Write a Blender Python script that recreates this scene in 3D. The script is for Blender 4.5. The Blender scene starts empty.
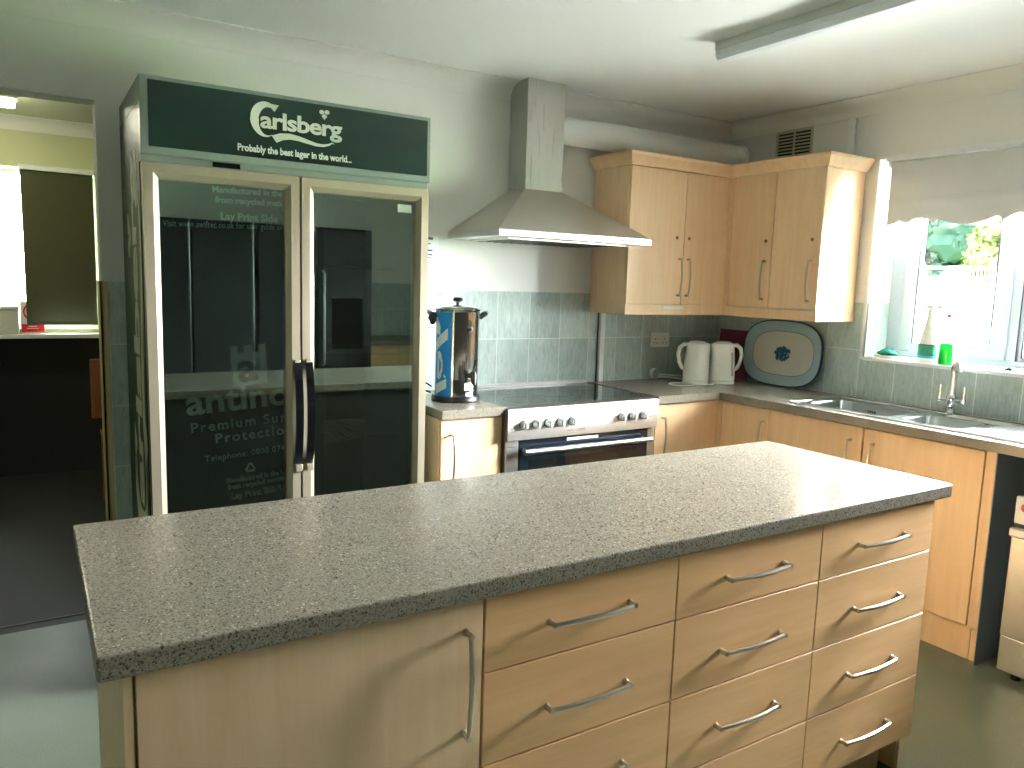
import bpy, bmesh, math, random
from mathutils import Vector, Matrix
random.seed(7)
C = bpy.context.scene.collection
S = bpy.context.scene
PI = math.pi

# ------------------------------------------------------------------ materials
def srgb(r, g, b):
    f = lambda c: (c/255/12.92) if c/255 <= 0.04045 else ((c/255+0.055)/1.055)**2.4
    return (f(r), f(g), f(b), 1)

class NT:
    def __init__(self, name):
        self.m = bpy.data.materials.new(name); self.m.use_nodes = True
        self.t = self.m.node_tree; self.n = self.t.nodes
        self.b = self.n['Principled BSDF']; self.out = self.n['Material Output']
    def new(self, ty, **kw):
        n = self.n.new(ty)
        for k, v in kw.items(): setattr(n, k, v)
        return n
    def link(self, a, b): self.t.links.new(a, b)
    def pos(self, scale=(1, 1, 1), off=(0, 0, 0)):
        g = self.new('ShaderNodeNewGeometry'); mp = self.new('ShaderNodeMapping')
        mp.inputs['Scale'].default_value = scale; mp.inputs['Location'].default_value = off
        self.link(g.outputs['Position'], mp.inputs['Vector']); return mp.outputs['Vector']
    def noise(self, vec, scale, detail=3, rough=.5, dist=0.):
        n = self.new('ShaderNodeTexNoise'); n.inputs['Scale'].default_value = scale
        n.inputs['Detail'].default_value = detail; n.inputs['Roughness'].default_value = rough
        n.inputs['Distortion'].default_value = dist
        self.link(vec, n.inputs['Vector']); return n.outputs['Fac']
    def ramp(self, fac, stops, interp='LINEAR'):
        r = self.new('ShaderNodeValToRGB'); r.color_ramp.interpolation = interp
        e = r.color_ramp.elements
        while len(e) < len(stops): e.new(.5)
        for i, (p, c) in enumerate(stops): e[i].position = p; e[i].color = c
        self.link(fac, r.inputs['Fac']); return r.outputs['Color']
    def mix(self, fac, a, b, bt='MIX'):
        m = self.new('ShaderNodeMix', data_type='RGBA', blend_type=bt)
        for sock, v in ((m.inputs[0], fac), (m.inputs[6], a), (m.inputs[7], b)):
            if hasattr(v, 'links'): self.link(v, sock)
            else: sock.default_value = v
        return m.outputs[2]
    def bump(self, h, strength, dist=.002):
        b = self.new('ShaderNodeBump'); b.inputs['Strength'].default_value = strength
        b.inputs['Distance'].default_value = dist
        self.link(h, b.inputs['Height']); self.link(b.outputs['Normal'], self.b.inputs['Normal'])
    def set(self, **kw):
        for k, v in kw.items():
            k = k.replace('_', ' ').title() if k != 'ior' else 'IOR'
            k = {'Specular': 'Specular IOR Level', 'Transmission': 'Transmission Weight', 'Coat': 'Coat Weight'}.get(k, k)
            s = self.b.inputs[k]
            if hasattr(v, 'links'): self.link(v, s)
            else: s.default_value = v

def plain(name, col, rough=.5, metal=0., var=.06, scale=6., **kw):
    """a surface with a faint procedural mottling"""
    t = NT(name); c = srgb(*col)
    d = tuple(x*(1-var) for x in c[:3])+(1,)
    f = t.noise(t.pos(), scale, 3)
    t.set(base_color=t.mix(f, d, c), roughness=rough, metallic=metal, **kw)
    return t.m

def wood(name, base, dark, vertical=True):
    t = NT(name)
    sc = (14, 14, 1.2) if vertical else (1.2, 14, 14)
    f1 = t.noise(t.pos(sc), 2.2, 5, .6, .4)
    sc2 = (160, 160, 5) if vertical else (5, 160, 160)
    f2 = t.noise(t.pos(sc2), 1.0, 2)
    f3 = t.noise(t.pos((2.2, 2.2, 1.4)), 1.3, 2)
    a = t.ramp(f1, [(.3, srgb(*dark)), (.7, srgb(*base))])
    b = t.mix(f2, a, tuple(x*.93 for x in srgb(*base)[:3])+(1,))
    c = t.mix(.35, a, b)
    d = t.mix(f3, tuple(x*.93 for x in (1, 1, 1))+(1,), (1, 1, 1, 1))
    t.set(base_color=t.mix(1., c, d, 'MULTIPLY'), roughness=.42, specular=.4)
    return t.m

def speckled(name, rough=.22):
    t = NT(name); p = t.pos()
    base = t.mix(t.noise(p, 9, 3), srgb(136, 129, 114), srgb(152, 145, 129))
    fine = t.noise(p, 260, 2)
    base = t.mix(t.ramp(fine, [(.38, (1, 1, 1, 1)), (.5, (0, 0, 0, 1))]), base, srgb(112, 104, 90))
    def flecks(scale, thr, off, col, src):
        v = t.new('ShaderNodeTexVoronoi'); v.inputs['Scale'].default_value = scale
        wob = t.new('ShaderNodeTexNoise'); wob.inputs['Scale'].default_value = 150
        pp = t.pos((1, 1, 1), off); t.link(pp, wob.inputs['Vector'])
        va = t.new('ShaderNodeVectorMath', operation='MULTIPLY_ADD')
        t.link(wob.outputs['Color'], va.inputs[0]); va.inputs[1].default_value = (.004,)*3; t.link(pp, va.inputs[2])
        t.link(va.outputs[0], v.inputs['Vector'])
        sep = t.new('ShaderNodeSeparateColor'); t.link(v.outputs['Color'], sep.inputs[0])
        m1 = t.new('ShaderNodeMath', operation='LESS_THAN'); t.link(v.outputs['Distance'], m1.inputs[0])
        sz = t.new('ShaderNodeMath', operation='MULTIPLY'); t.link(sep.outputs[0], sz.inputs[0]); sz.inputs[1].default_value = thr
        t.link(sz.outputs[0], m1.inputs[1])
        m2 = t.new('ShaderNodeMath', operation='GREATER_THAN'); t.link(sep.outputs[1], m2.inputs[0]); m2.inputs[1].default_value = .58
        m3 = t.new('ShaderNodeMath', operation='MULTIPLY'); t.link(m1.outputs[0], m3.inputs[0]); t.link(m2.outputs[0], m3.inputs[1])
        return t.mix(m3.outputs[0], src, col)
    c = flecks(210, .5, (0, 0, 0), srgb(84, 76, 64), base)
    c = flecks(170, .40, (3.1, 1.7, .4), srgb(70, 62, 52), c)
    c = flecks(220, .45, (7.7, 2.2, 5.1), srgb(120, 104, 88), c)
    c = flecks(150, .34, (1.3, 9.2, 3.3), srgb(196, 188, 168), c)
    t.set(base_color=c, roughness=rough, specular=.5)
    return t.m

def tiled(name, axis):
    """sage tiles 200 x 250 mm with pale grout"""
    t = NT(name)
    g = t.new('ShaderNodeNewGeometry'); sx = t.new('ShaderNodeSeparateXYZ'); t.link(g.outputs['Position'], sx.inputs[0])
    cb = t.new('ShaderNodeCombineXYZ')
    au = t.new('ShaderNodeMath', operation='ADD'); au.inputs[1].default_value = 20.04 if axis == 'x' else 20.0
    t.link(sx.outputs[0 if axis == 'x' else 1], au.inputs[0])
    av = t.new('ShaderNodeMath', operation='ADD'); av.inputs[1].default_value = 5.0-.9125+.0025
    t.link(sx.outputs[2], av.inputs[0])
    t.link(au.outputs[0], cb.inputs[0]); t.link(av.outputs[0], cb.inputs[1])
    br = t.new('ShaderNodeTexBrick', offset=0., squash=1.)
    br.inputs['Scale'].default_value = 1; br.inputs['Brick Width'].default_value = .2; br.inputs['Row Height'].default_value = .25
    br.inputs['Mortar Size'].default_value = .0022; br.inputs['Mortar Smooth'].default_value = .1
    br.inputs['Color1'].default_value = (.9, .9, .9, 1); br.inputs['Color2'].default_value = (1.08, 1.08, 1.08, 1)
    t.link(cb.outputs[0], br.inputs['Vector'])
    st = t.noise(t.pos((60, 60, 14)), 1., 4, .65, .8)
    cl = t.noise(t.pos(), 7, 3)
    a = t.ramp(st, [(.3, srgb(156, 172, 164)), (.5, srgb(180, 193, 186)), (.72, srgb(198, 208, 202))])
    a = t.mix(t.ramp(cl, [(.35, (0, 0, 0, 1)), (.7, (.5, .5, .5, 1))]), a, srgb(166, 184, 175))
    a = t.mix(1., a, br.outputs['Color'], 'MULTIPLY')
    t.set(base_color=t.mix(br.outputs['Fac'], a, srgb(216, 222, 210)), roughness=.16, specular=.5)
    inv = t.new('ShaderNodeMath', operation='SUBTRACT'); inv.inputs[0].default_value = 1; t.link(br.outputs['Fac'], inv.inputs[1])
    t.bump(inv.outputs[0], .4, .0015)
    return t.m

def brushed(name, col, rough=.3, axis=2, aniso=0.):
    t = NT(name); sc = [90, 90, 90]; sc[axis] = 2
    f = t.noise(t.pos(tuple(sc)), 2., 2)
    c = srgb(*col)
    t.set(base_color=t.mix(f, tuple(x*.96 for x in c[:3])+(1,), c), metallic=1., roughness=t.ramp(f, [(.2, (rough*.85,)*3+(1,)), (.8, (rough*1.15,)*3+(1,))]))
    return t.m

def glassy(name, tint=(1, 1, 1, 1), refl=1.0, ior=1.5, rough=0., gcol=(1, 1, 1, 1)):
    """thin pane: tinted see-through plus Fresnel reflection"""
    t = NT(name); t.n.remove(t.b)
    tr = t.new('ShaderNodeBsdfTransparent'); tr.inputs['Color'].default_value = tint
    gl = t.new('ShaderNodeBsdfGlossy'); gl.inputs['Roughness'].default_value = rough; gl.inputs['Color'].default_value = gcol
    fr = t.new('ShaderNodeFresnel'); fr.inputs['IOR'].default_value = ior
    mu = t.new('ShaderNodeMath', operation='MULTIPLY'); mu.inputs[1].default_value = refl; mu.use_clamp = True
    t.link(fr.outputs[0], mu.inputs[0])
    mx = t.new('ShaderNodeMixShader'); t.link(mu.outputs[0], mx.inputs[0]); t.link(tr.outputs[0], mx.inputs[1]); t.link(gl.outputs[0], mx.inputs[2])
    t.link(mx.outputs[0], t.out.inputs['Surface'])
    return t.m

def emit(name, col, st):
    t = NT(name); t.set(base_color=srgb(*col), emission_color=srgb(*col)); t.b.inputs['Emission Strength'].default_value = st
    return t.m

M = {}
M['wall'] = plain('wall_paint', (228, 227, 221), .75, var=.04, scale=2.5)
M['ceil'] = plain('ceiling_paint', (234, 235, 231), .8, var=.03, scale=2)
M['cove'] = plain('coving_paint', (228, 227, 220), .6, var=.03)
M['trimwhite'] = plain('white_gloss', (232, 234, 232), .35)
M['farwall'] = plain('far_room_paint', (200, 204, 160), .8)
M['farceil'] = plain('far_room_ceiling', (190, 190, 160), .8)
M['dado'] = plain('dark_dado_paint', (18, 19, 20), .6)
M['underwall'] = plain('blue_grey_wall_paint', (140, 158, 172), .6)
M['tx'] = tiled('sage_tiles_back', 'x')
M['ty'] = tiled('sage_tiles_side', 'y')
M['wood'] = wood('maple_vertical', (236, 203, 163), (224, 186, 142))
M['woodh'] = wood('maple_horizontal', (236, 189, 136), (220, 170, 116), False)
M['woodin'] = wood('maple_end_grain', (214, 176, 128), (190, 150, 104))
M['top'] = speckled('speckled_worktop')
M['steel'] = brushed('brushed_steel', (196, 196, 190), .3, 2)
M['steelh'] = brushed('brushed_steel_wide', (208, 208, 204), .3, 0)
M['steelsoft'] = brushed('satin_steel', (222, 216, 206), .42, 0)
M['chrome'] = plain('chrome', (225, 225, 225), .08, 1.)
M['nickel'] = plain('satin_nickel', (200, 190, 172), .3, 1.)
M['brass'] = plain('dull_brass', (150, 120, 80), .4, 1.)
M['black'] = plain('black_plastic', (16, 16, 17), .35)
M['blackgloss'] = plain('black_gloss', (10, 12, 12), .12)
M['rubber'] = plain('black_rubber', (10, 10, 10), .7)
M['green'] = plain('bottle_green_panel', (0, 34, 27), .3, var=.12, scale=3)
M['greenside'] = plain('green_grey_side', (30, 58, 45), .4, var=.1)
M['headgrey'] = plain('grey_green_metal', (132, 142, 135), .4)
M['champ'] = plain('champagne_aluminium', (176, 164, 140), .38, .55)
M['innerdark'] = plain('dark_liner', (58, 58, 54), .6)
M['printboard'] = plain('board_print', (226, 250, 240), .5)
M['printboarddim'] = plain('board_print_dim', (170, 205, 192), .5)
M['print'] = plain('white_print', (232, 232, 222), .5)
M['printside'] = plain('pale_side_print', (206, 208, 184), .5)
M['printgreen'] = plain('pale_green_print', (150, 205, 185), .55)
M['printdim'] = plain('dim_green_print', (112, 150, 136), .55)
M['board'] = plain('black_sheet', (12, 13, 12), .45)
M['coolglass'] = glassy('cooler_glass', (.93, .97, .95, 1), 5.5, 1.5, 0., (.80, 1., .90, 1))
M['winglass'] = glassy('window_glass', (.97, .98, .98, 1), 1.0, 1.45)
M['upvc'] = plain('white_upvc', (200, 207, 214), .3)
M['gasket'] = plain('dark_gasket', (70, 74, 80), .6)
def fabric(name, col, through):
    t = NT(name); tl = t.new('ShaderNodeBsdfTranslucent'); c = t.mix(t.noise(t.pos(), 300, 2), tuple(x*.94 for x in srgb(*col)[:3])+(1,), srgb(*col))
    t.set(base_color=c, roughness=.9, specular=.1); t.link(c, tl.inputs['Color'])
    mx = t.new('ShaderNodeMixShader'); mx.inputs[0].default_value = through
    t.link(t.b.outputs[0], mx.inputs[1]); t.link(tl.outputs[0], mx.inputs[2]); t.link(mx.outputs[0], t.out.inputs['Surface']); return t.m
M['blind'] = fabric('grey_blind_fabric', (210, 211, 208), .05)
M['darkblind'] = plain('olive_blind_fabric', (74, 76, 48), .9)
M['white'] = plain('white_plastic', (236, 236, 228), .3)
M['cream'] = plain('cream_edging', (196, 180, 128), .5)
M['paper'] = plain('white_paper', (240, 240, 240), .8, var=.02)
M['ink'] = plain('grey_ink', (90, 92, 96), .7)
M['blue'] = plain('blue_label', (18, 132, 204), .4)
M['hob'] = plain('black_ceramic_glass', (20, 24, 24), .06, specular=.9)
M['ovenglass'] = plain('dark_oven_glass', (26, 34, 42), .1, specular=.8)
M['ring'] = plain('grey_hob_ring', (70, 74, 74), .2)
M['traywhite'] = plain('tray_cream', (212, 208, 196), .4)
M['trayrim'] = plain('tray_pale_blue', (164, 190, 194), .4)
M['trayblue'] = plain('tray_dark_blue', (30, 70, 100), .35)
M['motif'] = plain('tray_motif_blue', (48, 130, 184), .5, var=.5, scale=90)
M['red'] = plain('dark_red_board', (118, 46, 66), .5)
M['signred'] = plain('sign_red', (214, 24, 40), .5)
M['cloth'] = plain('teal_cloth', (0, 122, 96), .9, var=.3, scale=60)
M['lime'] = plain('green_soap', (0, 210, 70), .25, transmission=.3)
M['clearpl'] = glassy('clear_plastic', (.95, .96, .96, 1), 1.0, 1.4)
M['spraylabel'] = plain('spray_label', (60, 170, 130), .45, var=.5, scale=50)
M['labelblue'] = plain('label_blue', (80, 170, 220), .45)
M['pink'] = plain('pink_red_cap', (216, 40, 90), .4)
M['backgrey'] = plain('grey_laminate', (56, 54, 50), .5)
M['silver'] = plain('silver_plastic', (206, 206, 200), .35)
M['sink'] = brushed('sink_steel', (172, 178, 176), .2, 1)
M['brown'] = wood('brown_chair_wood', (168, 100, 62), (140, 78, 44))
M['tube'] = plain('lamp_diffuser', (226, 230, 232), .4)
M['lampgrey'] = plain('lamp_grey_metal', (206, 210, 202), .5)
M['glow'] = emit('lit_tube', (255, 250, 225), 6.)
M['vent'] = plain('vent_plastic', (196, 196, 170), .6)
M['ventdark'] = plain('vent_shadow', (40, 40, 30), .8)
M['fridgeblack'] = plain('black_fridge_steel', (34, 37, 38), .3)
M['grass'] = plain('lawn', (112, 140, 80), .9)
M['paving'] = plain('pale_concrete', (196, 192, 182), .9, var=.15, scale=2)
M['render'] = plain('white_render', (240, 238, 232), .8)
M['bark'] = plain('bark', (90, 80, 66), .9, var=.4, scale=20)

def floor_mat():
    t = NT('green_vinyl'); p = t.pos()
    a = t.mix(t.noise(p, 2.2, 4), srgb(92, 102, 86), srgb(104, 114, 97))
    f = t.noise(p, 240, 2)
    a = t.mix(t.ramp(f, [(.42, (0, 0, 0, 1)), (.62, (.4, .4, .4, 1))]), a, srgb(122, 130, 112))
    t.set(base_color=a, roughness=t.ramp(t.noise(p, 5, 3), [(.3, (.30,)*3+(1,)), (.7, (.42,)*3+(1,))]), specular=.3)
    return t.m
M['floor'] = floor_mat()
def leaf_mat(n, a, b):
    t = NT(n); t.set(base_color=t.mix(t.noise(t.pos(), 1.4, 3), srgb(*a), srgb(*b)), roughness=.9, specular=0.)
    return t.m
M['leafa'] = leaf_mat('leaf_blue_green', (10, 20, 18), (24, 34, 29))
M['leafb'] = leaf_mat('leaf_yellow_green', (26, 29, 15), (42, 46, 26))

# ------------------------------------------------------------------ mesh helpers
def BM(): return bmesh.new()
def box(bm, x0, x1, y0, y1, z0, z1, bev=0., seg=2):
    x0, x1 = sorted((x0, x1)); y0, y1 = sorted((y0, y1)); z0, z1 = sorted((z0, z1))
    r = bmesh.ops.create_cube(bm, size=1)
    vs = r['verts']
    for v in vs:
        v.co = Vector(((x0+x1)/2+v.co.x*(x1-x0), (y0+y1)/2+v.co.y*(y1-y0), (z0+z1)/2+v.co.z*(z1-z0)))
    if bev:
        es = list({e for v in vs for e in v.link_edges})
        bmesh.ops.bevel(bm, geom=es, offset=bev, segments=seg, profile=.5, affect='EDGES')
    return bm
def tube(bm, pts, r, n=10, closed=False):
    pts = [Vector(p) for p in pts]; N = len(pts); rings = []
    rs = r if isinstance(r, (list, tuple)) else [r]*N
    up = None
    for i, p in enumerate(pts):
        if closed: d = pts[(i+1) % N]-pts[i-1]
        else: d = pts[min(i+1, N-1)]-pts[max(i-1, 0)]
        d.normalize()
        if up is None:
            up = Vector((0, 0, 1)) if abs(d.z) < .9 else Vector((1, 0, 0))
        a = d.cross(up); a.normalize(); b = a.cross(d); b.normalize(); up = b
        rings.append([bm.verts.new(p+(a*math.cos(2*PI*k/n)+b*math.sin(2*PI*k/n))*rs[i]) for k in range(n)])
    M_ = N if closed else N-1
    for i in range(M_):
        A, B = rings[i], rings[(i+1) % N]
        for k in range(n): bm.faces.new((A[k], A[(k+1) % n], B[(k+1) % n], B[k]))
    if not closed:
        bm.faces.new(list(reversed(rings[0]))); bm.faces.new(rings[-1])
    return bm
def lathe(bm, prof, c=(0, 0, 0), n=32, sx=1., sy=1., rot=0., cap=True):
    """prof: list of (radius, z)"""
    rings = []
    for r, z in prof:
        ring = []
        for k in range(n):
            a = 2*PI*k/n; x, y = r*math.cos(a)*sx, r*math.sin(a)*sy
            ring.append(bm.verts.new((c[0]+x*math.cos(rot)-y*math.sin(rot), c[1]+x*math.sin(rot)+y*math.cos(rot), c[2]+z)))
        rings.append(ring)
    for A, B in zip(rings, rings[1:]):
        for k in range(n): bm.faces.new((A[k], A[(k+1) % n], B[(k+1) % n], B[k]))
    if cap:
        bm.faces.new(list(reversed(rings[0]))); bm.faces.new(rings[-1])
    return bm
def cyl(bm, p0, p1, r, n=20): return tube(bm, [p0, p1], r, n)
def prism(bm, poly, ax, a0, a1):
    """extrude a 2-D polygon along axis ax ('x': poly=(y,z), 'y': (x,z), 'z': (x,y))"""
    def mk(p, a): return {'x': (a, p[0], p[1]), 'y': (p[0], a, p[1]), 'z': (p[0], p[1], a)}[ax]
    A = [bm.verts.new(mk(p, a0)) for p in poly]; B = [bm.verts.new(mk(p, a1)) for p in poly]
    n = len(poly)
    bm.faces.new(A); bm.faces.new(list(reversed(B)))
    for i in range(n): bm.faces.new((A[i], B[i], B[(i+1) % n], A[(i+1) % n]))
    return bm
def loft(bm, path, prof, closed_prof=True):
    """path: [(x, y, mx, my)], prof: [(d, z)] placed at (x+d*mx, y+d*my, z)"""
    rings = [[bm.verts.new((x+d*mx, y+d*my, z)) for d, z in prof] for x, y, mx, my in path]
    n = len(prof)
    for A, B in zip(rings, rings[1:]):
        for k in range(n if closed_prof else n-1):
            bm.faces.new((A[k], A[(k+1) % n], B[(k+1) % n], B[k]))
    if closed_prof:
        bm.faces.new(rings[0]); bm.faces.new(list(reversed(rings[-1])))
    return bm

def origin(o):
    v = Vector((0, 0, 0))
    while o: v += o.location; o = o.parent
    return v
def obj(name, bm, mat, parent=None, smooth=None, local=False, loc=None):
    """link a bmesh (in world coordinates unless local) as ONE mesh object"""
    bmesh.ops.recalc_face_normals(bm, faces=bm.faces)
    me = bpy.data.meshes.new(name)
    base = origin(parent) if parent else (Vector(loc) if loc else Vector((0, 0, 0)))
    if not local:
        for v in bm.verts: v.co -= base
    bm.to_mesh(me); bm.free()
    o = bpy.data.objects.new(name, me); C.objects.link(o)
    if parent: o.parent = parent
    elif loc: o.location = loc
    me.materials.append(M[mat] if isinstance(mat, str) else mat)
    if smooth:
        for p in me.polygons: p.use_smooth = True
        me.set_sharp_from_angle(angle=math.radians(smooth))
    return o
def thing(name, label, cat, loc, group=None, rotz=0.):
    o = bpy.data.objects.new(name, None); o.empty_display_size = .05; C.objects.link(o)
    o.location = loc; o.rotation_euler[2] = rotz
    return tag(o, label, cat, group)
def tag(o, label, cat, group=None):
    o['label'] = label; o['category'] = cat
    if group: o['group'] = group
    return o
def struct(name, bm, mat, smooth=None, parent=None):
    o = obj(name, bm, mat, parent, smooth)
    if not parent: o['kind'] = 'structure'
    return o
def lab(o, s): o['label'] = s; return o
def text(name, s, size, mat, parent, mtx, bold=0., ext=.0006, align='LEFT', sx=1., spacing=1., local=False):
    cu = bpy.data.curves.new(name, 'FONT'); cu.body = s; cu.size = size; cu.align_x = align
    cu.offset = bold; cu.extrude = ext; cu.space_character = spacing; cu.resolution_u = 3
    tmp = bpy.data.objects.new('tmp', cu); C.objects.link(tmp)
    me = bpy.data.meshes.new_from_object(tmp.evaluated_get(bpy.context.evaluated_depsgraph_get()))
    bpy.data.objects.remove(tmp); bpy.data.curves.remove(cu)
    base = Vector((0, 0, 0)) if local else origin(parent)
    for v in me.vertices:
        v.co = (mtx @ Vector((v.co.x*sx, v.co.y, v.co.z)))-base
    me.name = name; me.materials.clear(); me.materials.append(M[mat])
    o = bpy.data.objects.new(name, me); C.objects.link(o); o.parent = parent
    return o
def poly_obj(name, polys, mat, parent, mtx, ext=.0006):
    """flat polygons (lists of 2-D points) given a little thickness"""
    bm = BM(); base = origin(parent)
    for poly in polys:
        A = [bm.verts.new((p[0], p[1], -ext)) for p in poly]; B = [bm.verts.new((p[0], p[1], ext)) for p in poly]
        n = len(poly); bm.faces.new(list(reversed(A))); bm.faces.new(B)
        for i in range(n): bm.faces.new((A[i], A[(i+1) % n], B[(i+1) % n], B[i]))
    for v in bm.verts: v.co = mtx @ v.co
    return obj(name, bm, mat, parent)
def ribbon(c, w):
    """polygon from a centre line with widths"""
    L, R = [], []
    for i, p in enumerate(c):
        a = Vector(c[max(i-1, 0)]); b = Vector(c[min(i+1, len(c)-1)]); d = (b-a).normalized(); n = Vector((-d.y, d.x))
        L.append(tuple(Vector(p)+n*w[i])); R.append(tuple(Vector(p)-n*w[i]))
    return [(L[i], L[i+1], R[i+1], R[i]) for i in range(len(c)-1)]
# text planes: facing -y (front), facing -x (left side)
def front(x, y, z, rot=0.): return Matrix.Translation((x, y, z)) @ Matrix.Rotation(PI/2, 4, 'X') @ Matrix.Rotation(rot, 4, 'Z')
def side_up(x, y, z):
    # letters read upward, their tops pointing to +y, seen from -x
    m = Matrix(((0, 0, -1), (0, 1, 0), (1, 0, 0)))  # local x -> world z, local y -> world +y, local z -> world -x
    return Matrix.Translation((x, y, z)) @ m.to_4x4()
def right_face(x, y, z):
    # seen from -x, text reading toward -y
    m = Matrix(((0, 0, -1), (-1, 0, 0), (0, 1, 0)))
    return Matrix.Translation((x, y, z)) @ m.to_4x4()

def bow(parent, p0, p1, out, proj=.03, r=.0045, mat='nickel', name='handle'):
    p0, p1, out = Vector(p0), Vector(p1), Vector(out).normalized()
    pts = []; N = 13
    for i in range(N):
        t = i/(N-1); pts.append(p0.lerp(p1, t)+out*(proj*.72+proj*.34*math.sin(PI*t)))
    bm = BM(); tube(bm, pts, [r*(.95+.25*math.sin(PI*i/(N-1))) for i in range(N)], 8)
    for p, q in ((p0, pts[0]), (p1, pts[-1])):
        tube(bm, [p, p+out*.004, p+out*.006, q+out*r], [r*1.5, r*1.5, r*1.15, r*1.2], 10)
    return obj(name, bm, mat, parent, 40)

# ------------------------------------------------------------------ numbers of the room
Z = .91; CEIL = 2.448; COV = 2.362; CD = .087
XL, YF = -5.2, -4.75
OPX0, OPX1, OPZ = -4.55, -3.462, 2.097        # opening in the back wall
WY0, WY1, WZ0, WZ1 = -1.017, -2.95, 1.115, 2.134   # kitchen window
VY0 = -3.3                   # end of the sink run
WXF = .185                                    # depth of the window frame in its reveal
FY = 2.85                                     # far room depth

# ------------------------------------------------------------------ structure
b = BM(); box(b, XL-.1, .3, YF-.1, .065, -.1, 0); struct('floor', b, 'floor')
b = BM(); box(b, -5.6, -2.4, .065, FY+.1, -.1, -.0005); struct('floor_far_room', b, plain('dark_carpet', (24, 26, 24), .6))
b = BM(); box(b, XL-.1, .3, YF-.1, .14, CEIL, CEIL+.1); struct('ceiling', b, 'ceil')
b = BM(); box(b, -5.6, -2.4, .14, FY+.1, CEIL, CEIL+.1); struct('ceiling_far_room', b, 'farceil')
b = BM()
box(b, OPX1, .3, 0, .13, 0, CEIL); box(b, OPX0, OPX1, 0, .13, OPZ, CEIL); box(b, -5.7, OPX0, 0, .13, 0, CEIL)
struct('wall_back', b, 'wall')
b = BM()
for y0, y1, z0, z1 in ((0, WY0, 0, CEIL), (WY0, WY1, 0, WZ0), (WY0, WY1, WZ1, CEIL), (WY1, YF-.1, 0, CEIL)):
    box(b, 0, .3, y1, y0, z0, z1)
struct('wall_right', b, 'wall')
b = BM(); box(b, XL-.1, XL, YF, 0, 0, CEIL); struct('wall_left', b, plain('olive_bounce_damper', (92, 94, 74), .8))  # unseen wall, coloured dark to cut bounce light on the left
b = BM(); box(b, XL-.1, 0, YF-.1, YF, 0, CEIL); struct('wall_front', b, plain('front_wall_paint', (240, 242, 236), .75))
# far room
FWX0, FWX1, FWZ0, FWZ1 = -3.99, -3.262, 1.03, 2.125
b = BM()
for x0, x1, z0, z1 in ((-5.6, FWX0, 0, CEIL), (FWX0, FWX1, .99, FWZ0), (FWX0, FWX1, FWZ1, CEIL), (FWX1, -2.4, .99, CEIL)):
    box(b, x0, x1, FY, FY+.2, z0, z1)
struct('wall_far', b, 'farwall')
b = BM(); box(b, -5.5, -2.5, FY-.02, FY+.2, 0, .97); struct('wall_far_dado', b, 'dado')
b = BM(); box(b, -5.6, -5.5, .13, FY, 0, CEIL); struct('wall_far_left', b, 'farwall')
b = BM(); box(b, -2.5, -2.4, .13, FY, 0, CEIL); struct('wall_far_right', b, 'farwall')
# coving
def cprof(sgn=1, n=8):
    pr = [(0, COV), (.004, COV)]
    for i in range(n+1):
        a = PI/2*i/n
        pr.append((CD-.006-(CD-.012)*math.cos(a)+0, COV+.004+(CEIL-COV-.01)*math.sin(a)) if 0 else (.006+(CD-.012)*(1-math.cos(a)), COV+.006+(CEIL-COV-.012)*math.sin(a)))
    return pr+[(CD, CEIL-.006), (CD, CEIL), (0, CEIL)]
P_ = cprof()
def cove(name, x0, y0, x1, y1, m0, m1, mat='cove'):
    b = BM(); loft(b, [(x0, y0)+m0, (x1, y1)+m1], P_); return struct(name, b, mat, 35)
cove('trim_coving_back', XL, 0, 0, 0, (1, -1), (-1, -1))
cove('trim_coving_right', 0, 0, 0, YF, (-1, -1), (-1, 1))
cove('trim_coving_front', 0, YF, XL, YF, (-1, 1), (1, 1))
cove('trim_coving_left', XL, YF, XL, 0, (1, 1), (1, -1))
cove('trim_coving_far', -5.5, FY, -2.5, FY, (0, -1), (0, -1))
# tiles
b = BM(); box(b, OPX1+.018, -.0065, -.0065, -.0005, 0, Z+.5); struct('trim_tiles_back', b, 'tx')
b = BM()
box(b, -.0065, -.0005, WY0, -.0065, Z-.05, Z+.5); box(b, -.0065, -.0005, WY1, WY0, Z-.05, WZ0-.006); box(b, -.0065, -.0005, VY0+.02, WY1, Z-.05, Z+.5)
box(b, 0, WXF-.001, WY0-.0065, WY0-.0005, WZ0+.012, Z+.5)
struct('trim_tiles_right', b, 'ty')
b = BM(); box(b, OPX1-.008, OPX1+.018, -.012, -.0005, 0, Z+.5); box(b, OPX1-.008, OPX1-.0005, -.012, .125, 0, Z+.5, .0); struct('trim_tile_edge', b, 'cream')
b = BM(); box(b, OPX0, OPX1-.009, .128, .142, 0, .003); struct('trim_threshold', b, 'gasket')
b = BM(); box(b, -.006, -.0005, VY0, -2.01, 0, Z-.055); struct('trim_lower_wall', b, 'underwall')
b = BM(); box(b, -.018, -.0005, -.865, -.83, 2.14, COV); struct('trim_conduit', b, 'trimwhite')
b = BM(); box(b, -2.5, -.0005, YF+.0005, YF+.0065, Z, Z+.5); struct('trim_tiles_front', b, 'tx')

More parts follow.
